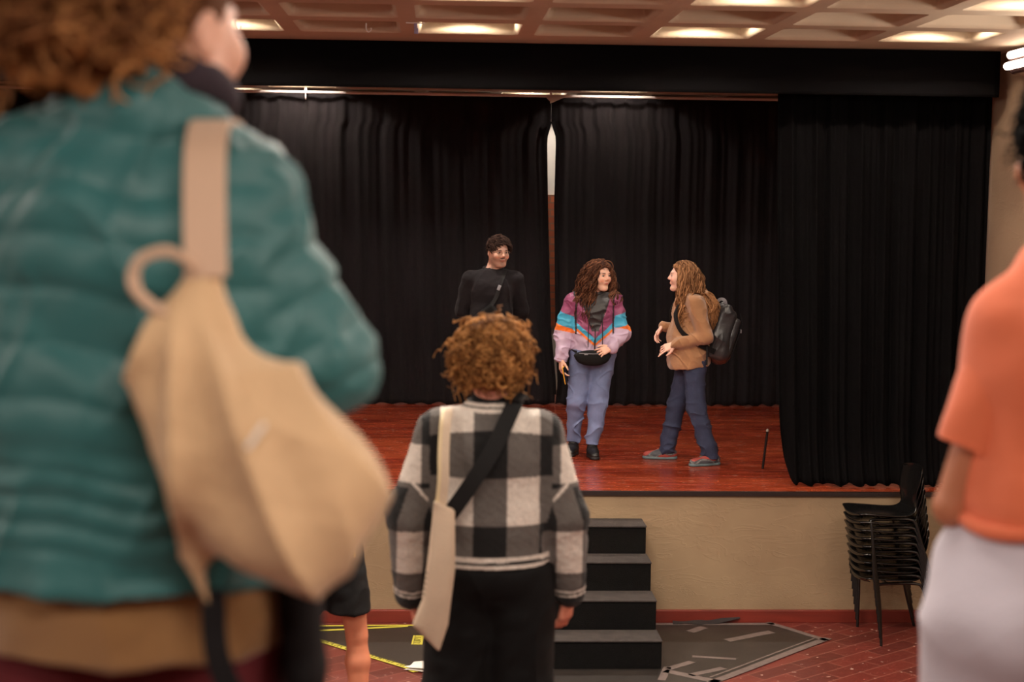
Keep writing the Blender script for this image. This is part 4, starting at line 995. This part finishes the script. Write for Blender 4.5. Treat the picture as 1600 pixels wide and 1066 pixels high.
# ===== person in the checked coat, seen from behind =====
pc = aPC = (.170, 5.0, .95)
rt_ = thing('person', 'person with short curly auburn hair in a black and white checked coat, seen from behind', 'person', pc)
J = base_J(1.0, head=(.0, .03, 1.522), rot=(180-6, 8, 0), hs=1.03, neck=(.0, -.01, 1.40), chest=(0, 0, 1.20), waist=(0, 0, 1.03), pel=(0, 0, .90),
           shL=(-.158, 0, 1.295), shR=(.158, 0, 1.295), elL=(-.250, -.02, 1.03), elR=(.242, -.02, 1.03), wrL=(-.243, .04, .765), wrR=(.262, .03, .765), ftL=(-.15, 1, 0), ftR=(.15, 1, 0),
           hipL=(-.09, 0, .84), hipR=(.09, 0, .84), knL=(-.10, .02, .46), knR=(.10, .02, .46), anL=(-.11, 0, .085), anR=(.11, 0, .085))
J['handL'] = ((.05, .12, -1), (-1, -.1, 0), (.1, 1, 0), dict(curl=(26, 30, 34, 38))); J['handR'] = ((-.15, .1, -1), (.8, -.6, 0), (-.4, .9, 0), dict(curl=(30, 34, 38, 42)))
bd, T, Rm = body(J, rt_, (206, 132, 108), h=.0045, brow=(90, 60, 40), hi=(.5, .4, 1.72))
WHT, GRY, BLK = (218, 207, 196), (98, 92, 88), (8, 7, 8)
def plaid(V, N):
    x, y, z = V.T; L_ = lambda r: np.array(lin(r)[:3]); Wc, Gc, Bc = L_(WHT), L_(GRY), L_(BLK)
    sh = .30*sstep(1.20, 1.34, z)*np.abs(x)**1.5
    ci = np.floor((x+.057)/.106).astype(int); zi = np.floor((z-.876+sh)/.149).astype(int)
    lc = (ci % 2 == 1); lr = (zi % 2 == 1)
    t_, dL = segpar(V, J['shL'], J['elL']); t1, dL1 = segpar(V, J['elL'], J['wrL']); t2, dR = segpar(V, J['shR'], J['elR']); t3, dR1 = segpar(V, J['elR'], J['wrR'])
    for s, ta, da, tb, db in ((-1, t_, dL, t1, dL1), (1, t2, dR, t3, dR1)):
        m = (s*x > .195-.05*sstep(1.1, .9, z)) & (np.minimum(da, db) < .115)
        ax_ = np.interp(z, [.765, 1.03, 1.295], [.252, .246, .158]); cx = s*x-ax_
        upz = z > 1.135+.0*x
        lc = np.where(m, np.where(upz, s*x > .222, (cx > -.034) & (cx < .050)), lc)
        lr = np.where(m, (z > .85) & (z < .995) | (z > 1.15) & (z < 1.27), lr)
    c = np.where((lc & lr)[:, None], Wc, np.where((lc | lr)[:, None], Gc, Bc))
    for s, ta, da, tb, db in ((-1, t_, dL, t1, dL1), (1, t2, dR, t3, dR1)):
        m = (s*x > .195-.05*sstep(1.1, .9, z)) & (np.minimum(da, db) < .115) & (tb > 0) & (db <= da)
        c[m & (tb > .86)] = L_((70, 66, 64)); c[m & (tb > .885)] = Wc; c[m & (tb > .915)] = Bc; c[m & (tb > .94)] = Wc; c[m & (tb > .965)] = Bc
        # seam at the dropped shoulder
        seam = (np.abs(z-(1.172-(.267-s*x)*1.1)) < .007) & (s*x > .200) & (y < .03); c[seam] = Wc
    hemz = z+0*x
    bodym = np.abs(x) < .19
    c[bodym & (z < .925) & (z > .908)] = Wc; c[bodym & (z <= .908)] = Bc; c[bodym & (z <= .897)] = Wc; c[bodym & (z < .885)] = Bc
    rN = np.hypot(x, y+.0)
    c[(z > 1.375) & (rN < .115)] = Wc; c[(z > 1.388) & (rN < .10)] = Bc; c[(z > 1.393) & (rN < .095)] = Wc; c[(z > 1.404) & (rN < .09)] = Bc
    return c
m_coat = mat('checked_wool', (120, 120, 120), .95, attr=True, bump=.55, bscale=220, sheen=.12, var=.16, vscale=170)
fc = lambda V, N: .007*folds(V, 8, 61, (1, 1, .7), 1.2)+.003*wob(V, 30, 8)+.0012*wob(V, 160, 9)
garment('coat', J, rt_, m_coat, [torso(J, .192, .190, .205, .90, shr=.062, flat=1.3), lambda g: g.cone((0, -.01, 1.36), (0, -.005, 1.395), .085, .078, .03)],
        [((0, 0, .878), (0, 0, -1)), ((0, 0, 1.415), (0, .0, 1))], [sleeves(J, .084, .079, .058, .98)], disp=fc, colf=plaid, lo=(-.5, -.35, .6), hi=(.5, .35, 1.55), h=.0042)
g = Grid((-.15, -.15, 1.36), (.15, .15, 1.5), .004); g.cone((0, -.006, 1.38), (0, .008, 1.428), .070, .060, 0); g.cut((0, 0, 1.437), (0, -.25, 1), .01)
V, Q = g.mesh(1); mesh_np('turtleneck', V, Q, m_blackcloth, rt_)
garment('trousers', J, rt_, m_blackcloth, [trousers(J, .188, .122, .12, .11, .90)], [((0, 0, .04), (0, 0, -1)), ((0, 0, .91), (0, 0, 1))], disp=f_, lo=(-.4, -.3, 0), hi=(.4, .35, 1.1), h=.007)
for s in 'LR': shoe('shoe', J, s, rt_, m_leather, m_sole)
# curly hair: short ringlets all round
def ringlets(N, T, Rm, S, seed, region, r0, out, rad, turns=2.6, L=.07, M=22, drop=.5, c0=(0, .014, .036)):
    r = np.random.RandomState(seed); d = r.normal(size=(N*12, 3)); d /= np.linalg.norm(d, axis=1)[:, None]; d = d[region(d)][:N]; N = len(d)
    p0 = V3(c0)+d*V3(r0); down = Rm.T@np.array([0, 0, -1.]); t = np.linspace(0, 1, M)[None, :, None]
    ln = L*(.6+.8*r.rand(N, 1, 1)); axis = d[:, None, :]*out*(1-t*drop)+down*(t*drop)+r.normal(size=(N, 1, 3))*.35
    P = p0[:, None, :]+ln*t*axis
    u = np.cross(d, r.normal(size=(N, 3))); u /= np.linalg.norm(u, axis=1)[:, None]; w_ = np.cross(d, u); ph = r.rand(N, 1)*6.28; tn = turns*(.7+.6*r.rand(N, 1))
    a = ph+tn*6.283*t[..., 0]; A = rad*(.6+.8*r.rand(N, 1))*sstep(-.1, .3, t[..., 0])
    P = P+u[:, None]*(A*np.cos(a))[..., None]+w_[:, None]*(A*np.sin(a))[..., None]
    return V3(T((0, 0, 0)))+(P*S)@Rm.T
def curly_cap(T, Rm, S, blobs, h, amp, seed, col, col2, cuts=()):
    c = T((0, .02, .03)); g = Grid(V3(c)-.26*S, V3(c)+.26*S, h)
    for b_, r_ in blobs: g.ell(T(b_), V3(r_)*S, .03, Rm)
    for p_, n_ in cuts: g.cut(T(p_), Rm@V3(n_), .03)
    V, Q = g.mesh(1); n = wob(V, 85, seed)+.6*wob(V, 160, seed+1); V = V+normals(V, Q)*(amp*n)[:, None]
    k = np.clip(.5+.5*n, 0, 1)[:, None]; return V, Q, np.array(lin(col)[:3])*(1-k)+np.array(lin(col2)[:3])*k
afro = lambda d: ~((d[:, 1] < -.35) & (d[:, 2] < .45)) & (d[:, 2] > -.76)
hr = ringlets(1500, T, Rm, 1.03, 7, afro, (.108, .120, .108), .5, .0085, c0=(0, .03, .030), L=.046)
V, Q, c = tubes(hr, np.linspace(.0034, .0014, 22), 4, shades(len(hr), (100, 64, 36), (204, 146, 88), 4))
hair_mesh('hair', [curly_cap(T, Rm, 1.03, [((0, .03, .04), (.110, .118, .105)), ((0, .05, -.02), (.102, .090, .070))], .006, .009, 3, (70, 44, 26), (156, 108, 64), [((0, -.055, .02), (0, -1, -.45)), ((0, .0, -.078), (0, -.12, -1))]), (V, Q, c)], bd)
# tote and crossbody strap
tb = thing('tote_bag', 'cream canvas tote bag hanging from the shoulder of the person in the checked coat', 'bag', pc)
m_canvas = mat('cream_canvas', (206, 184, 160), .85, bump=.3, bscale=160, var=.06, vscale=10)
g = Grid((-.35, -.36, .58), (-.05, .15, 1.2), .0045); V = None
# hangs edge-on: narrow front edge, wide folded side running back along the arm
poly = [(-.178, 1.113), (-.115, 1.085), (-.112, .90), (-.132, .72), (-.163, .638), (-.245, .722), (-.212, .80), (-.195, .95)]
import mathutils
def tote_fn(z):   # x range at height z
    xl = np.interp(z, [.638, .722, .80, .95, 1.113], [-.165, -.245, -.215, -.196, -.180]); xr = np.interp(z, [.638, .72, .90, 1.085, 1.113], [-.158, -.132, -.112, -.115, -.176]); return xl, xr
nz, nu = 60, 40; Vt = []
for i in range(nz):
    z = .640+(1.112-.640)*i/(nz-1); xl, xr = tote_fn(z); cx, hw = (xl+xr)/2, max((xr-xl)/2, .002); th = .016+.022*math.sin(math.pi*min(1, i/(nz-1)*1.05))
    for j in range(nu):
        a = 2*math.pi*j/nu; ex = np.sign(math.cos(a))*abs(math.cos(a))**.7; ey = np.sign(math.sin(a))*abs(math.sin(a))**.7
        Vt.append((cx+hw*ex, -.185+.03*(1-z)+th*ey+.10*(cx+hw*ex+.16), z))
Vt = np.array(Vt); Vt[:, 1] += .006*folds(Vt, 14, 71, (1.5, 1, .5))
Qt = [(i*nu+j, i*nu+(j+1) % nu, (i+1)*nu+(j+1) % nu, (i+1)*nu+j) for i in range(nz-1) for j in range(nu)]+[tuple(range(nu-1, -1, -1)), tuple(range((nz-1)*nu, nz*nu))]
bag_o = mesh_np('bag_body', Vt, Qt, m_canvas, tb)
for k, dx in enumerate((0, .012)):
    MB().strap(spline([(-.165+dx, -.185, 1.10), (-.158+dx, -.190, 1.18), (-.158+dx, -.172, 1.26), (-.154+dx, -.120, 1.338), (-.148+dx, -.05, 1.372), (-.146+dx, .02, 1.374), (-.150+dx, .09, 1.335), (-.16+dx, .15, 1.22)], 34), .024, .004+.002*k,
               [(0, -1, .2)]*14+[(0, -.4, 1)]*8+[(0, .6, 1)]*12).build('strap', mat('cream_webbing', (216, 196, 156), .7) if k == 0 else m_canvas, tb, True)
mb = MB()
for i in range(5):
    mb.tube(spline([(-.203-.002*i, -.214, .895-.017*i), (-.190, -.2185, .885-.017*i-.004), (-.178+.001*i, -.221, .865-.014*i+.03)], 8), .0014, 5)
mb.build('printed_arcs', mat('dark_print', (60, 54, 56), .6), bag_o, True)
cb = thing('crossbody_strap', 'wide black strap running diagonally across the back of the checked coat', 'strap', pc)
MB().strap(spline([(.10, .05, 1.405), (.085, -.02, 1.425), (.062, -.105, 1.39), (.0, -.172, 1.27), (-.07, -.190, 1.16), (-.135, -.165, 1.06), (-.185, -.10, .98), (-.20, .0, .95)], 40), .052, .006,
           [(0, -.1, 1)]*6+[(0, -.6, .8)]*5+[(0, -1, .25)]*14+[(-.4, -1, 0)]*7+[(-1, -.3, 0)]*8).build('strap_band', m_strap, cb, True)
MB().box((.072, -.075, 1.425), (.060, .04, .012), Matrix.Rotation(R(-35), 3, 'Z') @ Matrix.Rotation(R(35), 3, 'X'), .004).build('adjuster', m_strap, cb)

# ===== person in shorts, mostly hidden behind the bag =====
pg_ = (-.535, 7.45, .41)
rt_ = thing('person', 'person in black shorts with bare legs, standing behind the tan bag', 'person', pg_)
J = base_J(1.02, head=(-.10, .05, 1.50), rot=(180, 25, 0), hs=1.0, neck=(-.09, 0, 1.38), chest=(-.07, 0, 1.22), waist=(-.03, 0, 1.05), pel=(0, 0, .93), hipL=(-.09, 0, .86), hipR=(.10, 0, .86), knL=(-.13, .0, .49), knR=(.152, .0, .49),
           anL=(-.15, -.04, .085), anR=(.168, -.04, .085), ftL=(-.2, 1, 0), ftR=(.2, 1, 0), shL=(-.25, 0, 1.32), shR=(.07, 0, 1.32), elL=(-.25, .10, 1.08), elR=(.08, .12, 1.08), wrL=(-.12, .26, 1.08), wrR=(.0, .28, 1.08))
J['handL'] = ((.9, .3, 0), (0, 1, .3), (0, 0, 1), dict(curl=(40, 40, 40, 40))); J['handR'] = ((-.9, .3, .1), (0, 1, .3), (0, 0, 1), dict(curl=(40, 40, 40, 40)))
bd, T, Rm = body(J, rt_, (190, 120, 90), bare=True, h=.005, hi=(.5, .5, 1.75), bulk=1.05)
m_violet = mat('violet_shirt', (150, 96, 170), .8)
garment('shirt', J, rt_, m_violet, [torso(J, .175, .155, .165, .90)], [((0, 0, .90), (0, 0, -1))], [sleeves(J, .07, .06, .05, .1)], disp=f_, subs=[subneck(J)], lo=(-.4, -.3, .8), hi=(.4, .45, 1.6))
def shorts(g):
    g.cone((0, 0, .98), (0, 0, .88), .125, .145, .02, ((1, 0, 0), 1/1.2))
    for s in (-1, 1): g.cone((s*.085, 0, .90), (s*.112, 0, .60), .100, .108, .02)
sh_ = garment('shorts', J, rt_, m_blackcloth, [shorts], [((0, 0, .605), (0, 0, -1)), ((0, 0, 1.0), (0, 0, 1))], disp=f_, lo=(-.35, -.3, .45), hi=(.35, .35, 1.1))
MB().tube([(.148, -.115, .97), (.15, -.135, .90)], .004, 6).build('cord_end', mat('gold_cord', (190, 150, 70), .5), sh_, True)
for s in 'LR': shoe('shoe', J, s, rt_, m_leather, m_sole)
V, Q, c = cap(T, Rm, 1.0, col=(50, 34, 26), low=-.05); hair_mesh('hair', [(V, Q, c)], bd)

# ===== person in the teal quilted jacket, right in front =====
pe = (-.411, 2.1, 1.70)
rt_ = thing('person', 'person with curly light brown hair in a quilted teal jacket, seen from behind', 'person', pe)
J = base_J(1.0, head=(.048, .015, 1.503), rot=(146, -3, 0), hs=1.06, neck=(.01, .0, 1.40), chest=(0, 0, 1.20), waist=(0, 0, 1.03), pel=(.0, 0, .90),
           shL=(-.135, 0, 1.30), shR=(.135, .0, 1.30), elL=(-.225, .02, 1.06), elR=(.245, .02, 1.075), wrL=(-.20, .24, 1.12), wrR=(.19, .27, 1.13), hipL=(-.09, 0, .84), hipR=(.09, 0, .84),
           ftL=(-.15, 1, 0), ftR=(.15, 1, 0), knL=(-.10, .02, .46), knR=(.10, .02, .46), anL=(-.11, 0, .085), anR=(.11, 0, .085))
J['handL'] = ((.7, .5, .1), (-.3, 1, .3), (0, .2, 1), dict(curl=(40, 40, 44, 46))); J['handR'] = ((-.7, .5, .1), (.3, 1, .3), (0, .2, 1), dict(curl=(40, 42, 44, 46)))
bd, T, Rm = body(J, rt_, (226, 172, 148), h=.0055, hi=(.5, .5, 1.75), lo=(-.5, -.4, -.02))
m_puff = mat('teal_nylon', (40, 98, 100), .5, bump=.25, bscale=26, sheen=.15, spec=.5, var=.08, vscale=7)
def quilt(V, N):
    x, y, z = V.T; zz = z+.014*np.sin(x*9+1)+.006*np.sin(x*31)
    q = np.abs(np.sin(math.pi*(zz-.02)/.068)); body_ = .0075*(q**.5-1)
    fine = np.abs(np.sin(math.pi*zz/.034)); lowm = sstep(1.02, .92, z)*sstep(.80, .86, z); body_ = body_*(1-lowm)+.007*(fine**.5-1)*lowm
    tR, dR = segpar(V, J['shR'], J['elR']); tL, dL = segpar(V, J['shL'], J['elL']); tf, df = segpar(V, J['elR'], J['wrR']); tg, dg = segpar(V, J['elL'], J['wrL'])
    up = np.where(x > 0, tR, tL)*.28; dn = .28+np.where(x > 0, tf, tg)*.26; isd = np.where(x > 0, df < dR, dg < dL) & (np.where(x > 0, tf, tg) > .0)
    S_ = np.where(isd, dn, up); aq = .0075*(np.abs(np.sin(math.pi*(S_+.01)/.066))**.5-1)
    m = sstep(.175, .215, np.abs(x)-.03*sstep(1.2, 1.4, z)*0)
    return body_*(1-m)+aq*m+.004*folds(V, 20, 81, (1, 1, .8))+.0045*folds(V@np.array([[.8, 0, .6], [0, 1, 0], [-.6, 0, .8]]), 42, 85, (1.4, 1, .35))+.0035*wob(V@np.array([[.8, 0, .6], [0, 1, 0], [-.6, 0, .8]]), 34, 12, (.35, 1, 1.4))
jk = garment('quilted_jacket', J, rt_, m_puff, [torso(J, .200, .215, .236, .76, flat=1.25, shr=.072), lambda g: g.cone((.0, -.01, 1.20), (0, 0, 1.36), .13, .085, .06)],
        [((0, 0, .785), (0, 0, -1))], [sleeves(J, .078, .080, .064, .97, k=.06), lambda g: g.cone((.005, -.01, 1.37), (.025, .0, 1.442), .090, .098, .03), ],
        disp=quilt, subs=[lambda g: g.box((.073, .0, 1.552), (.17, .18, .10), .01, .012, np.array(Matrix.Rotation(R(24), 3, 'Y')), 's'), lambda g: g.cone((.018, .012, 1.42), (.045, .03, 1.52), .078, .09, .012, mode='s')], lo=(-.5, -.4, .6), hi=(.5, .45, 1.6), h=.0055, smooth=1)
m_scarf = mat('dark_scarf', (46, 34, 44), .9, bump=.4, bscale=120)
g = Grid((-.2, -.2, 1.3), (.25, .25, 1.6), .005); g.chain([(-.045, .01, 1.44), (.01, -.05, 1.448), (.085, -.025, 1.445), (.120, .040, 1.425), (.095, .095, 1.42), (.02, .10, 1.44), (-.04, .07, 1.44), (-.045, .01, 1.44)], [.026]*4, .01, n=26)
V, Q = g.mesh(1); V = V+normals(V, Q)*(.006*folds(V, 26, 7))[:, None]; mesh_np('scarf', V, Q, m_scarf, rt_)
m_camel = mat('camel_knit', (134, 96, 56), .95, bump=.3, bscale=180, sheen=.3)
garment('knit_top', J, rt_, m_camel, [lambda g: g.cone((0, 0, .82), (0, 0, .70), .160, .160, .01, ((1, 0, 0), 1/1.28))], [((0, 0, .692), (0, 0, -1)), ((0, 0, .82), (0, 0, 1))], disp=f_, lo=(-.4, -.3, .5), hi=(.4, .35, 1.0))
m_wine = mat('wine_trousers', (92, 18, 28), .85, bump=.2, bscale=160)
garment('trousers', J, rt_, m_wine, [trousers(J, .205, .118, .10, .085, .90)], [((0, 0, .04), (0, 0, -1)), ((0, 0, .80), (0, 0, 1))], disp=f_, lo=(-.4, -.3, 0), hi=(.4, .35, 1.0), h=.007)
for s in 'LR': shoe('shoe', J, s, rt_, m_leather, m_sole)
# hair: pulled back, big curls at the back of the head
hreg = lambda d: (d[:, 1] > -.35) & ~((np.abs(d[:, 0]) > .75) & (d[:, 1] < .15) & (d[:, 2] < .15))
hr = ringlets(620, T, Rm, 1.04, 17, lambda d: (d[:, 1] > -.1) & (d[:, 2] > -.55), (.095, .105, .11), .5, .015, c0=(.02, .080, .05), L=.065, turns=1.8)
V, Q, c = tubes(hr, np.linspace(.0040, .0014, 22), 4, shades(len(hr), (116, 74, 44), (204, 146, 92), 6))
sl = hair_strands(520, 12, T, Rm, 1.06, .012, 27, lambda d: (d[:, 2] > -.25) & ~((d[:, 1] < -.55) & (d[:, 2] < .6)) & ~((np.abs(d[:, 0]) > .70) & (d[:, 2] < .2) & (d[:, 1] < .3)), grav=.0, lift=.95, wave=(.003, 1), part=lambda d, r: d*.35+np.array([0, 1, -.25]), jit=.12, face=0)
V2, Q2, c2 = tubes(sl, np.linspace(.003, .0014, 12), 4, shades(len(sl), (90, 56, 36), (160, 108, 70), 7))
hair_mesh('hair', [cap(T, Rm, 1.06, col=(96, 62, 42), r=(.080, .100, .090), front=-.060, low=.02, cutn=(0, -1, -.35), neckhair=((0, .085, -.03), (.055, .03, .045))),
                   curly_cap(T, Rm, 1.04, [((.02, .10, .03), (.095, .085, .105)), ((.05, .12, -.03), (.06, .05, .06))], .007, .012, 5, (92, 56, 32), (168, 112, 66), []), (V, Q, c), (V2, Q2, c2)], bd)
# bag over the right shoulder
tb = thing('canvas_backpack', 'large tan canvas bag slung over the right shoulder of the teal jacket', 'bag', pe)
m_tan = mat('tan_canvas', (198, 164, 126), .8, bump=.35, bscale=40, sheen=.2, var=.08, vscale=7)
g = Grid((-.12, -.48, .60), (.50, .0, 1.36), .0055)
g.cone((.133, -.215, 1.205), (.118, -.225, 1.10), .026, .058, .03, (Yv, 1.2)); g.cone((.118, -.225, 1.10), (.172, -.245, 1.00), .056, .088, .05, (Yv, 1.3)); g.cone((.172, -.245, 1.0), (.230, -.245, .925), .090, .092, .05, (Yv, 1.3))
g.cone((.245, -.235, .945), (.225, -.235, .905), .094, .092, .06, (Yv, 1.25)); g.cone((.105, -.235, 1.09), (.125, -.24, 1.0), .048, .068, .05, (Yv, 1.2)); g.cone((.105, -.235, 1.03), (.105, -.225, .93), .045, .026, .04); g.cone((.105, -.225, .93), (.135, -.20, .79), .024, .012, .03)
V, Q = g.mesh(1); N = normals(V, Q); x, y, z = V.T
ax_ = V3((.66, 0, -.75)); s1 = V@ax_; s2 = V@V3((.75, 0, .66)); fan = np.arctan2(x-.10, 1.24-z)
d_ = .014*(1-.5*sstep(.24, .32, x))*(1-2*np.abs(np.sin(fan*9+.8*wob(V, 7, 91)))**.7)*sstep(1.18, 1.05, z)+.010*folds(V, 11, 93)
V = V+N*d_[:, None]; mesh_np('bag_body', V, Q, m_tan, tb)
m_web = mat('beige_webbing', (196, 164, 140), .7, bump=.25, bscale=220)
MB().strap(spline([(.136, -.232, 1.195), (.132, -.215, 1.26), (.128, -.185, 1.33), (.124, -.135, 1.368), (.120, -.06, 1.385), (.122, .04, 1.382), (.128, .115, 1.34), (.13, .165, 1.22), (.15, .15, 1.05), (.19, .08, .95)], 50), [.050]*50, .007,
           [(0, -1, .05)]*12+[(0, -1, .6)]*6+[(0, -.2, 1)]*10+[(0, .8, .6)]*8+[(.4, 1, 0)]*14).build('shoulder_strap', m_web, tb, True)
MB().strap(spline([(.125, -.232, 1.205), (.095, -.245, 1.225), (.062, -.25, 1.215), (.055, -.25, 1.185), (.075, -.245, 1.160), (.105, -.25, 1.150)], 24), .016, .007, (0, -.5, 1)).build('top_loop', m_web, tb, True)
MB().box((.205, -.330, 1.02), (.006, .003, .035), Matrix.Rotation(R(35), 3, 'Y'), .001).build('side_label', m_white, tb)
m_gs = mat('dark_strap', (16, 12, 14), .8, spec=.2)
MB().strap(spline([(.137, -.20, .81), (.145, -.215, .73), (.175, -.22, .66), (.20, -.21, .56)], 20), .030, .004, (0, -1, 0)).build('loose_strap', m_gs, tb, True)
# dark garment tied round the waist and hanging at the right hip
ty = thing('tied_jacket', 'dark garment hanging at the right hip of the person in the teal jacket', 'jacket', pe)
g = Grid((.1, -.25, .30), (.4, .2, .95), .006); g.cone((.225, -.03, .86), (.238, -.03, .66), .026, .024, 0, (Yv, .45)); g.cone((.238, -.03, .66), (.236, -.02, .36), .022, .020, .02, (Yv, .5))
V, Q = g.mesh(1); V = V+normals(V, Q)*(.006*folds(V, 20, 8, (1, 1, .3)))[:, None]; mesh_np('cloth', V, Q, m_gs, ty)

# ===== person in the orange T-shirt at the right =====
pf = (1.105, 2.70, 1.42)
rt_ = thing('person', 'person with black hair, orange T-shirt and pale trousers at the right edge', 'person', pf)
J = base_J(1.06, head=(.0, .01, 1.66), rot=(190, 0, 0), hs=1.04, neck=(0, .0, 1.51), chest=(0, 0, 1.29), waist=(0, 0, 1.12), pel=(0, 0, .98),
           shL=(-.095, 0, 1.362), shR=(.095, 0, 1.362), elL=(-.182, .03, 1.035), elR=(.182, .03, 1.035), wrL=(-.13, .22, 1.00), wrR=(.13, .22, 1.0), hipL=(-.10, 0, .90), hipR=(.10, 0, .90),
           ftL=(-.15, 1, 0), ftR=(.15, 1, 0), knL=(-.12, .02, .49), knR=(.12, .02, .49), anL=(-.13, 0, .085), anR=(.13, 0, .085))
J['handL'] = ((.8, .5, -.1), (-.2, 1, .3), (0, .2, 1), dict(curl=(40, 42, 44, 46))); J['handR'] = ((-.8, .5, -.1), (.2, 1, .3), (0, .2, 1), dict(curl=(40, 42, 44, 46)))
bd, T, Rm = body(J, rt_, (186, 118, 86), h=.0055, hi=(.5, .5, 1.85), lo=(-.5, -.4, -.02), bulk=1.04)
m_orange = mat('orange_jersey', (228, 118, 80), .9, bump=.12, bscale=60, sheen=.2)
fo = lambda V, N: .016*folds(V, 13, 101, (1.4, 1, .3), 1.4)*sstep(1.5, 1.3, V[:, 2])+.003*wob(V, 30, 14)
ts = garment('tshirt', J, rt_, m_orange, [torso(J, .172, .155, .170, 1.06, flat=1.10, shr=.066), lambda g: g.cone((0, 0, 1.40), (0, .0, 1.46), .10, .072, .05)],
        [((0, 0, 1.015), (0, .05, -1)), ((0, 0, 1.515), (0, .2, 1))], [lambda g: [g.cone(J['sh'+s], tuple(V3(J['sh'+s])*.75+V3(J['el'+s])*.25), .070, .066, .04) for s in 'LR']],
        disp=fo, subs=[lambda g: g.cone(tuple(V3(J['sh'+s])*.14+V3(J['el'+s])*.86+(V3(J['sh'+s])-V3(J['el'+s]))*-.02), tuple(V3(J['el'+s])*1.4-V3(J['sh'+s])*.4), .10, .13, .004, mode='s') for s in 'LR'][:0]+[subneck(J, .066)], lo=(-.5, -.35, .9), hi=(.5, .4, 1.65), h=.0055)
for s in 'LR':
    g = Grid(np.minimum(V3(J['sh'+s]), V3(J['el'+s]))-.12, np.maximum(V3(J['sh'+s]), V3(J['el'+s]))+.12, .0055)
    a_, b_ = V3(J['sh'+s]), V3(J['el'+s]); g.cone(a_, a_*.1+b_*.9, .0705, .074, 0); dd = (b_-a_)/np.linalg.norm(b_-a_); g.cut(a_*.32+b_*.68, dd, .006)
    g.cone(a_*.25+b_*.75, b_*1.2-a_*.2, .060, .062, .004, mode='s')
    V, Q = g.mesh(1); N = normals(V, Q); V = V+N*fo(V, N)[:, None]*.8; mesh_np('sleeve', V, Q, m_orange, ts)
hm = MB(); hm.tube([(.172*math.cos(a), .158*math.sin(a), 1.022+.010*math.sin(a*3)) for a in np.linspace(0, 2*math.pi, 60)], .014, 8, False); hm.build('rolled_hem', m_orange, ts, True)
m_pale = mat('pale_grey_twill', (198, 192, 204), .85, bump=.2, bscale=120, sheen=.15)
fp_ = lambda V, N: .014*folds(V, 8, 111, (.7, 1, 1.5), 1.3)+.004*wob(V, 25, 15)
garment('trousers', J, rt_, m_pale, [trousers(J, .182, .122, .118, .11, 1.04, flat=1.12), lambda g: g.ell((0, -.05, .84), (.212, .14, .12), .05)], [((0, 0, .04), (0, 0, -1)), ((0, 0, 1.03), (0, 0, 1))], disp=fp_, lo=(-.45, -.35, 0), hi=(.45, .35, 1.15), h=.007)
for s in 'LR': shoe('shoe', J, s, rt_, m_leather, m_sole)
hr = ringlets(1100, T, Rm, 1.04, 37, lambda d: ~((d[:, 1] < -.35) & (d[:, 2] < .45)) & (d[:, 2] > -.75), (.098, .112, .10), .8, .004, L=.022, turns=1.5, M=10, drop=.2)
V, Q, c = tubes(hr, np.linspace(.003, .0012, 10), 4, shades(len(hr), (7, 6, 6), (14, 11, 10), 8))
hair_mesh('hair', [curly_cap(T, Rm, 1.04, [((0, .022, .035), (.102, .115, .104)), ((0, .05, -.04), (.085, .075, .075))], .007, .008, 9, (6, 5, 5), (12, 9, 9), [((0, -.06, .02), (0, -1, -.45)), ((0, .0, -.088), (0, -.1, -1))]), (V, Q, c)], bd)
cb = thing('crossbody_strap', 'thin black strap crossing the back of the orange T-shirt', 'strap', pf)
MB().strap(spline([(-.055, .03, 1.505), (-.072, -.06, 1.49), (-.092, -.135, 1.42), (-.090, -.178, 1.33), (-.05, -.185, 1.20), (.03, -.180, 1.10), (.12, -.14, 1.03), (.18, -.03, 1.0)], 40), .020, .005,
           [(0, -.2, 1)]*8+[(0, -1, .5)]*8+[(0, -1, 0)]*18+[(1, -.6, 0)]*6).build('strap_band', m_strap, cb, True)
cc_ = thing('tote_bag', 'cream cloth bag hanging beside the pale trousers at the right edge', 'bag', pf)
g = Grid((-.2, -.4, .4), (.3, -.1, 1.05), .006); g.box((.03, -.25, .74), (.085, .030, .24), .028, 0)
V, Q = g.mesh(1); V = V+normals(V, Q)*(.006*folds(V, 9, 18, (1, 1, .5)))[:, None]; mesh_np('bag_body', V, Q, m_canvas, cc_)
for dx in (-.03, .09): MB().strap(spline([(dx, -.24, .96), (dx, -.225, 1.10), (dx+.02, -.225, 1.25), (dx+.05, -.19, 1.40), (.11, -.09, 1.50)], 24), .022, .004, (0, -1, .1)).build('handle', m_canvas, cc_, True)
